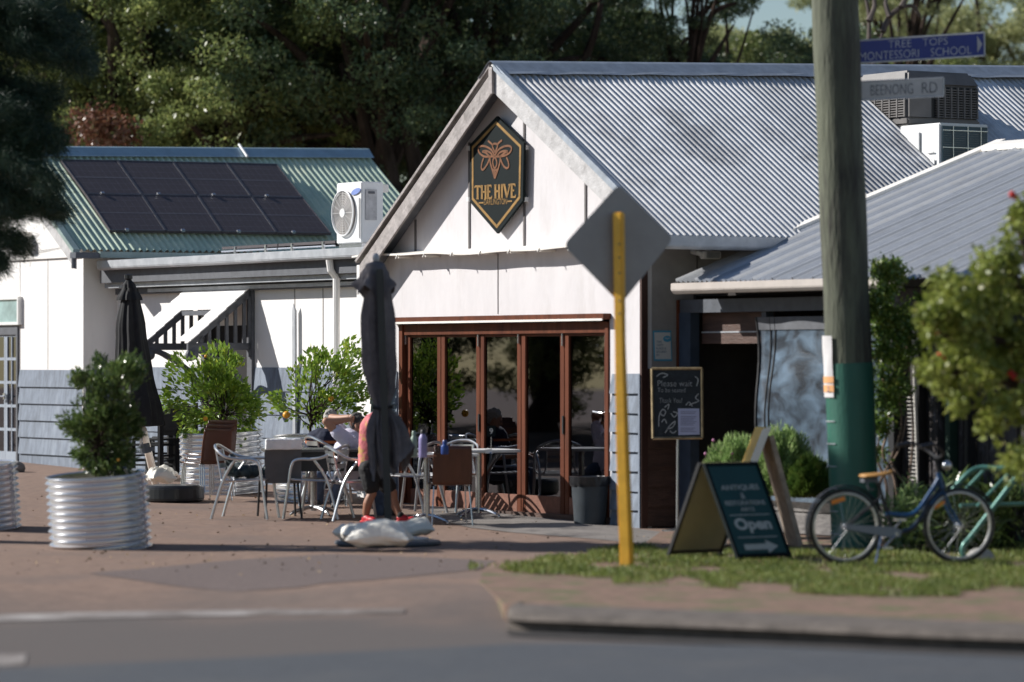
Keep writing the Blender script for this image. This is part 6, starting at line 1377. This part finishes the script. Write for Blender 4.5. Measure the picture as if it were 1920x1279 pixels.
# (top) 
# dark hedge masses filling below the crowns
# forked dead limbs against the sky at right
dl = thing('bare_branch_tree', 'bare twisting grey branches against the sky beside the pole top', 'tree'); mb = MB(); Yd2 = 62
for pts in ([(1625, 300), (1628, 120), (1629, 30), (1618, -20)], [(1629, 40), (1640, 10), (1632, -30)], [(1655, 60), (1668, 32), (1690, 14), (1712, 12), (1725, 30)], [(1628, 150), (1655, 60)], [(1690, 14), (1702, -8), (1720, -30)], [(1668, 32), (1660, 5), (1664, -20)]):
    l = bez([W(x, y, Yd2+.1*i) for i, (x, y) in enumerate(pts)], 6); mb.tube(l, [.055*(1-.6*i/(len(l)-1)) for i in range(len(l))], 7)
M['deadwood'] = mat('grey_deadwood', (.10, .08, .07), .85, var=.3); mb.tube([gp(1625, 860), W(1625, 300, Yd2)], [.16, .1], 8); mb.build('branches', M['deadwood'], dl); settle(dl, gp(1625, 860))
dl = thing('leaning_branch_tree', 'big dark forked trunk showing in the gap left of the gable', 'tree'); mb = MB(); Yd2 = 62.5
for pts, r_ in (([(790, 480), (782, 330), (768, 250), (788, 130), (800, 60)], .17), ([(742, 360), (722, 270), (690, 210), (655, 165), (640, 120)], .12), ([(768, 260), (742, 215), (700, 190)], .09)):
    l = bez([W(x, y, Yd2+.1*i) for i, (x, y) in enumerate(pts)], 6); mb.tube(l, [r_*(1-.55*i/(len(l)-1)) for i in range(len(l))], 8)
mb.tube([gp(790, 880), W(790, 480, Yd2)], .2, 8); mb.tube([gp(760, 880), W(742, 360, Yd2)], .14, 8); mb.build('trunk', M['bark'], dl); settle(dl, gp(790, 880))
for i, (x, y, k, m_, lb) in enumerate(((-16, 72, 'A', D_, 'dark tree beyond the left building, hidden by the pine'), (-23, 80, 'A', M_, 'olive tree far left beyond the road'), (-31, 76, 'A', M_, 'second olive tree far left beyond the road'), (-40, 84, 'A', D_, 'dark tree at the far left horizon'), (17, 84, 'B', B_, 'pale tree beyond the right building'), (24, 78, 'B', M_, 'olive tree far right beyond the buildings'), (-12, 92, 'A', M_, 'tall olive tree in the rear row at left'), (6, 96, 'B', M_, 'olive tree in the rear row behind the silver roof'))):
    tree(960+x/y*F, HOR-(7.5 if k == 'A' else 4.6)*F/y+EYE*F/y, y, k, m_, lb, i*.9, 1.0)
# trees standing to the left of the forecourt (they mirror in the door glass)
for i, (x, y, z, k, rz_) in enumerate(((-19, 49, 4.2, 'B', .2), (-24, 53, 4.6, 'A', 1.4), (-27, 48, 4.4, 'A', 2.2), (-21, 55.5, 4.0, 'B', 3.2), (-32, 57, 5, 'A', 4), (-30, 51, 8, 'A', 5))):
    cm, tm, th = PR[k]; t = thing('gum_tree', ('dark tree beyond the left edge, mirrored in the folding door glass'), 'tree', 'trees mirrored in the doors'); t.location = (x, y, 0); t.rotation_euler = (0, 0, rz_)
    o = link('crown', cm, t); o.location = (0, 0, z); o = link('trunk', tm, t); o.location = (0, 0, z); o.scale = (1, 1, z/th)

# dry leaves blown about the forecourt
rl = np.random.default_rng(77); PL = []
for _ in range(500):
    px, py = rl.uniform(0, 1250), 930+150*rl.random()**1.3; p = gp(px, py); PL.append((p.x, p.y, p.z+.008))
dl_ = rl.normal(size=(500, 3)); dl_[:, 2] *= .1
M['litter'] = mat('dry_leaf', (.20, .12, .06), .8, col2=(.33, .24, .14), scale=20)
kind(leaf_mesh('leaf_litter', np.array(PL), .02, .05, .5, rl, dirs=dl_*3, material=M['litter']), 'stuff', 'small dry brown leaves scattered over the paving')
# ================================================================== PEOPLE
def cap(mb, pts, rs, n=12):
    mb.tube(bez(pts, 5), list(np.interp(np.linspace(0, len(pts)-1, 5*(len(pts)-1)+1), range(len(pts)), rs)), n)
    mb.ball(pts[0], rs[0], 12, 8); mb.ball(pts[-1], rs[-1], 12, 8)
def head(mb, c, f, up, s=1.0):
    f = Vector(f).normalized(); up = (Vector(up)-f*Vector(up).dot(f)).normalized(); sd = up.cross(f)
    m = Matrix((sd, f, up)).transposed()
    mb.ball(c+up*.02*s-f*.01*s, (.076*s, .096*s, .098*s), 20, 14, m); mb.ball(c-up*.045*s+f*.025*s, (.056*s, .062*s, .066*s), 16, 10, m)
    mb.ball(c-up*.095*s+f*.055*s, (.026*s, .026*s, .022*s), 10, 8, m); mb.ball(c+up*.022*s+f*.078*s, (.045*s, .018*s, .014*s), 10, 8, m)
    mb.tube([c+up*.015*s+f*.083*s, c-up*.025*s+f*.108*s, c-up*.035*s+f*.085*s], [.009*s, .014*s, .012*s], 8)
    mb.ball(c-up*.060*s+f*.083*s, (.024*s, .010*s, .008*s), 10, 6, m)
    for k in (-1, 1): mb.ball(c+sd*.078*s*k-up*.01*s-f*.005*s, (.012*s, .022*s, .034*s), 10, 8, m)
    return sd, f, up, m
def hair(t, c, fr, s, material, cut=.0):
    sd, f, up, m = fr; mb = MB(); mb.ball(c+up*.038*s-f*.022*s, (.083*s, .098*s, .088*s), 18, 12, m); mb.ball(c+up*.0*s-f*.05*s, (.078*s, .06*s, .075*s), 16, 10, m)
    rr = random.Random(5)
    for k in range(26): a = rr.uniform(0, 6.28); q = rr.uniform(.2, 1); mb.ball(c+up*(.04+.085*math.sqrt(1-q*q))*s-f*.02*s+(sd*math.cos(a)*.075+f*math.sin(a)*.085)*q*s, .018*s, 8, 6)
    remesh(mb, 'hair', material, t, .007, 2, .012, .02)
def eyes(t, c, fr, s):
    sd, f, up, m = fr
    for k in (-1, 1): mb = MB(); mb.ball(c+sd*.030*s*k+up*.004*s+f*.082*s, .010*s, 8, 6); mb.build('eye', M['black'], t)
def hand(mb, w_, d, nrm, curl=.6, s=1.0, thumb=1):
    """palm from the wrist along d, five fingers curling towards -nrm"""
    d = Vector(d).normalized(); nrm = (Vector(nrm)-d*Vector(nrm).dot(d)).normalized(); sd = d.cross(nrm); m = Matrix((sd, d, nrm)).transposed()
    mb.ball(w_+d*.045*s, (.042*s, .055*s, .017*s), 14, 10, m)
    for k, (x, ln) in enumerate(((-.030, .062), (-.010, .075), (.011, .080), (.031, .070))):
        p = w_+d*.085*s+sd*x*s; pts = [p]; a = 0; dd = d
        for j, fr_ in enumerate((.45, .32, .23)):
            a += curl*(.5+.15*k*.5); dd = (d*math.cos(a)-nrm*math.sin(a)); pts.append(pts[-1]+dd*ln*fr_*s)
        mb.tube(pts, [.0095*s, .009*s, .008*s, .007*s], 8); mb.ball(pts[-1], .007*s, 8, 6); mb.ball(pts[0], .0105*s, 8, 6)
    p = w_+d*.025*s-sd*.035*s*thumb; q = p+(d*.6-sd*thumb*.8).normalized()*.04*s; mb.tube([p, q, q+(d*.9-sd*.2*thumb-nrm*.3).normalized()*.032*s], [.012*s, .010*s, .008*s], 8); mb.ball(q+(d*.9-sd*.2*thumb-nrm*.3).normalized()*.032*s, .008*s, 8, 6)
def shoe(mb, ank, d, s=1.0):
    d = Vector((d[0], d[1], 0)).normalized(); m = Matrix((Vector((d.y, -d.x, 0)), d, Z)).transposed(); g0 = Vector((ank.x, ank.y, 0))
    zz_ = gz(ank.x, ank.y)
    mb.ball(g0+Z*(zz_+.048)+d*.02, (.042*s, .075*s, .045), 14, 8, m); mb.ball(g0+Z*(zz_+.038)+d*.12*s, (.045*s, .085*s, .034), 14, 8, m); mb.box(g0+Z*(zz_+.012)+d*.07*s, m @ Vector((.075*s, 0, 0)), d*.25*s, Z*.022)
# ---- seated man, arms raised behind his head
Y1 = 41.7; q = lambda x, y, d=0: W(x, y, Y1+d)
t = thing('person', 'seated person in pale lilac shirt and jeans, both arms raised behind the head', 'person')
hc = q(673, 796, .02); mb = MB(); fr = head(mb, hc, (.93, -.25, .12), (-.2, 0, 1))
cap(mb, [q(657, 822, .02), q(668, 806, .02)], [.06, .055])
cap(mb, [q(684, 884), q(672, 862), q(661, 838), q(657, 824)], [.13, .13, .145, .11], 16)
for s, e_, wr_ in ((-.19, q(611, 790, -.30), q(657, 786, -.15)), (.19, q(622, 783, .34), q(655, 782, .13))):
    sh = q(652, 828, s); cap(mb, [sh, sh.lerp(e_, .5)-Z*.01, e_], [.060, .052, .042]); cap(mb, [e_, e_.lerp(wr_, .4)-Z*.012, wr_], [.042, .042, .027])
    hand(mb, wr_, (q(668, 787, 0)-wr_), (0, -1 if s < 0 else 1, 0), .55, 1, -1 if s < 0 else 1)
for s in (-.11, .11): kn = q(714, 893, s*1.3); cap(mb, [q(685, 888, s*.8), q(700, 889, s), kn], [.085, .075, .058]); an = q(712, 970, s*1.1); cap(mb, [kn, q(709, 925, s*1.1), an], [.056, .052, .036])
remesh(mb, 'body', M['skin'], t, .0055, 3); hair(t, hc, fr, 1.0, M['hairdark']); eyes(t, hc, fr, 1)
mb = MB(); cap(mb, [q(679, 892), q(668, 862), q(657, 838), q(655, 826)], [.18, .205, .20, .14], 18); mb.ball(q(660, 874), (.17, .20, .17), 16, 12)
for s in (-.19, .19):
    sh = q(652, 828, s); e_ = q(611, 790, -.30) if s < 0 else q(622, 783, .34); cap(mb, [q(660, 835, s*.6), sh, sh.lerp(e_, .48)], [.10, .085, .078])
remesh(mb, 'shirt', M['shirtwhite'], t, .011, 4, .03, .09)
mb = MB(); mb.ball(q(684, 893), (.15, .19, .12), 16, 12)
for s in (-.11, .11): kn = q(714, 893, s*1.3); cap(mb, [q(685, 888, s*.8), q(700, 889, s), kn], [.105, .095, .075]); cap(mb, [kn, q(709, 925, s*1.1), q(712, 965, s*1.1)], [.072, .068, .062])
remesh(mb, 'jeans', M['jeans'], t, .011, 3, .02, .06)
for s in (-.11, .11): mb = MB(); shoe(mb, q(712, 970, s*1.1), (1, -.1)); remesh(mb, 'shoe', M['black'], t, .008, 2)
mb = MB(); sd_, f_, u_, m_ = fr
for k in (-1, 1): mb.ball(hc+sd_*.032*k+u_*.008+f_*.093, (.024, .010, .018), 10, 8, m_); mb.tube([hc+sd_*.05*k+u_*.01+f_*.08, hc+sd_*.082*k+u_*.008-f_*.005], .003, 5)
mb.build('sunglasses', M['blackgloss'], t); settle(t, Vector((q(690, 900).x, Y1, gz(q(690, 900).x, Y1))))
# ---- person bending forward behind the umbrella
Y2 = 40.3; q2 = lambda x, y, d=0: W(x+4*sm((900-y)/60), y, Y2+d)
t = thing('person', 'person in pink shirt, black shorts and red shoes bending forward behind the grey umbrella', 'person')
hc = q2(733, 800, -.02); mb = MB(); fr = head(mb, hc, (.75, .1, -.65), (.6, 0, .75), .95)
cap(mb, [q2(692, 872), q2(688, 840), q2(693, 800), q2(706, 785)], [.105, .10, .108, .09], 16); cap(mb, [q2(708, 786), q2(724, 794)], [.055, .05])
for s in (-.17, .17): sh = q2(702, 795, s); e_ = q2(716, 838, s*1.2); wr_ = q2(742, 852, s*.8); cap(mb, [sh, e_], [.05, .038]); cap(mb, [e_, wr_], [.038, .025]); hand(mb, wr_, (1, 0, -.2), (0, 0, 1), .4, .9, 1 if s < 0 else -1)
legs = [((689, 880, -.08), (698, 925, -.10), (685, 972, -.06)), ((702, 880, .06), (737, 925, .06), (751, 972, .0))]
for a_, b_, c_ in legs: cap(mb, [q2(*a_), q2((a_[0]+b_[0])/2, (a_[1]+b_[1])/2, a_[2]), q2(*b_)], [.080, .07, .05]); cap(mb, [q2(*b_), q2((b_[0]*.6+c_[0]*.4)-3, (b_[1]*.6+c_[1]*.4), b_[2]), q2(*c_)], [.047, .052, .032])
remesh(mb, 'body', M['skindark'], t, .0055, 3); hair(t, hc, fr, .95, M['hairdark']); eyes(t, hc, fr, .95)
mb = MB(); cap(mb, [q2(689, 868), q2(687, 838), q2(691, 800), q2(700, 784)], [.115, .108, .118, .075], 18)
for s in (-.17, .17): cap(mb, [q2(698, 795, s*.5), q2(702, 797, s), q2(709, 818, s*1.15)], [.09, .075, .068])
remesh(mb, 'shirt', M['pink'], t, .011, 4, .02, .08)
mb = MB(); mb.ball(q2(694, 872), (.118, .14, .10), 16, 10)
for a_, b_, c_ in legs: A = q2(*a_); B = q2(*b_); cap(mb, [A, A.lerp(B, .7)], [.105, .095])
remesh(mb, 'shorts', M['shorts'], t, .011, 3, .015, .06)
for a_, b_, c_ in legs:
    mb = MB(); shoe(mb, q2(*c_), (1, -.15) if c_[0] > 700 else (.55, -.8)); remesh(mb, 'shoe', M['red'], t, .008, 2)
    mb = MB(); p = q2(*c_); cap(mb, [p+Z*.02, Vector((p.x, p.y, gz(p.x, p.y)+.08))], [.040, .040]); mb.build('sock', M['sock'], t, smooth=True)
p = q2(700, 980); settle(t, Vector((p.x, Y2, gz(p.x, Y2))))
# ---- man in navy behind the dark table
Y3 = 43.4; q3 = lambda x, y, d=0: W(x, y, Y3+d)
t = thing('person', 'grey-haired person in a navy shirt with orange stripe sitting behind the dark table', 'person')
hc = q3(619, 789, 0); mb = MB(); fr = head(mb, hc, (-.45, -.8, -.35), (-.1, -.3, 1), 1.0)
cap(mb, [q3(612, 890), q3(611, 850), q3(612, 825)], [.15, .16, .14], 16); cap(mb, [q3(615, 815), q3(618, 802)], [.06, .058])
for s in (-1, 1): sh = q3(612+27*s, 824, .02); e_ = q3(612+32*s, 862, -.12); wr_ = q3(606+18*s, 858, -.38); cap(mb, [sh, e_], [.055, .042]); cap(mb, [e_, wr_], [.042, .028]); hand(mb, wr_, (-.3*s, -1, 0), (0, 0, 1), .5, 1, s)
for s in (-1, 1): kn = q3(612+16*s, 895, -.42); cap(mb, [q3(612+12*s, 893), kn], [.085, .06]); ak = q3(612+16*s, 958, -.40); ak.z = gz(ak.x, ak.y)+.09; cap(mb, [kn, ak], [.055, .036])
remesh(mb, 'body', M['skin'], t, .0055, 3); hair(t, hc, fr, 1.0, M['hairgrey']); eyes(t, hc, fr, 1)
mb = MB(); cap(mb, [q3(611, 888), q3(610, 850), q3(611, 826)], [.18, .19, .15], 18)
for s in (-1, 1): sh = q3(612+26*s, 824, .02); e_ = q3(612+31*s, 860, -.1); cap(mb, [q3(612+10*s, 818), sh, sh.lerp(e_, .7)], [.10, .085, .08])
remesh(mb, 'shirt', M['navy'], t, .011, 4, .012, .09)
mb = MB(); n = 28
for zz_, r1 in ((826, 1.0), (833, 1.0)):
    pass
mb.grid(lambda i, j: q3(611, 826+5*j)+Vector((.245*math.cos(R(180+180*i)), .20*math.sin(R(180+180*i)), 0)), n, 1); mb.build('stripe', M['orange'], t)
mb = MB(); mb.ball(q3(612, 892), (.17, .16, .12), 14, 10)
for s in (-1, 1): kn = q3(612+16*s, 895, -.42); cap(mb, [q3(612+12*s, 893), kn], [.10, .078]); ak = q3(612+16*s, 940, -.40); cap(mb, [kn, ak], [.075, .065])
remesh(mb, 'trousers', M['jeans'], t, .012, 3, .02, .06)
for s in (-1, 1): mb = MB(); shoe(mb, q3(612+16*s, 950, -.40), (0, -1)); remesh(mb, 'shoe', M['black'], t, .008, 2)
cz = gp(612, 950); p = Vector((q3(612, 890).x, Y3, gz(q3(612, 890).x, Y3))); settle(t, p)
c = cp(alu, 'aluminium armchair the man in the navy shirt sits on', p+Vector((0, .02, 0)), 0, 175)
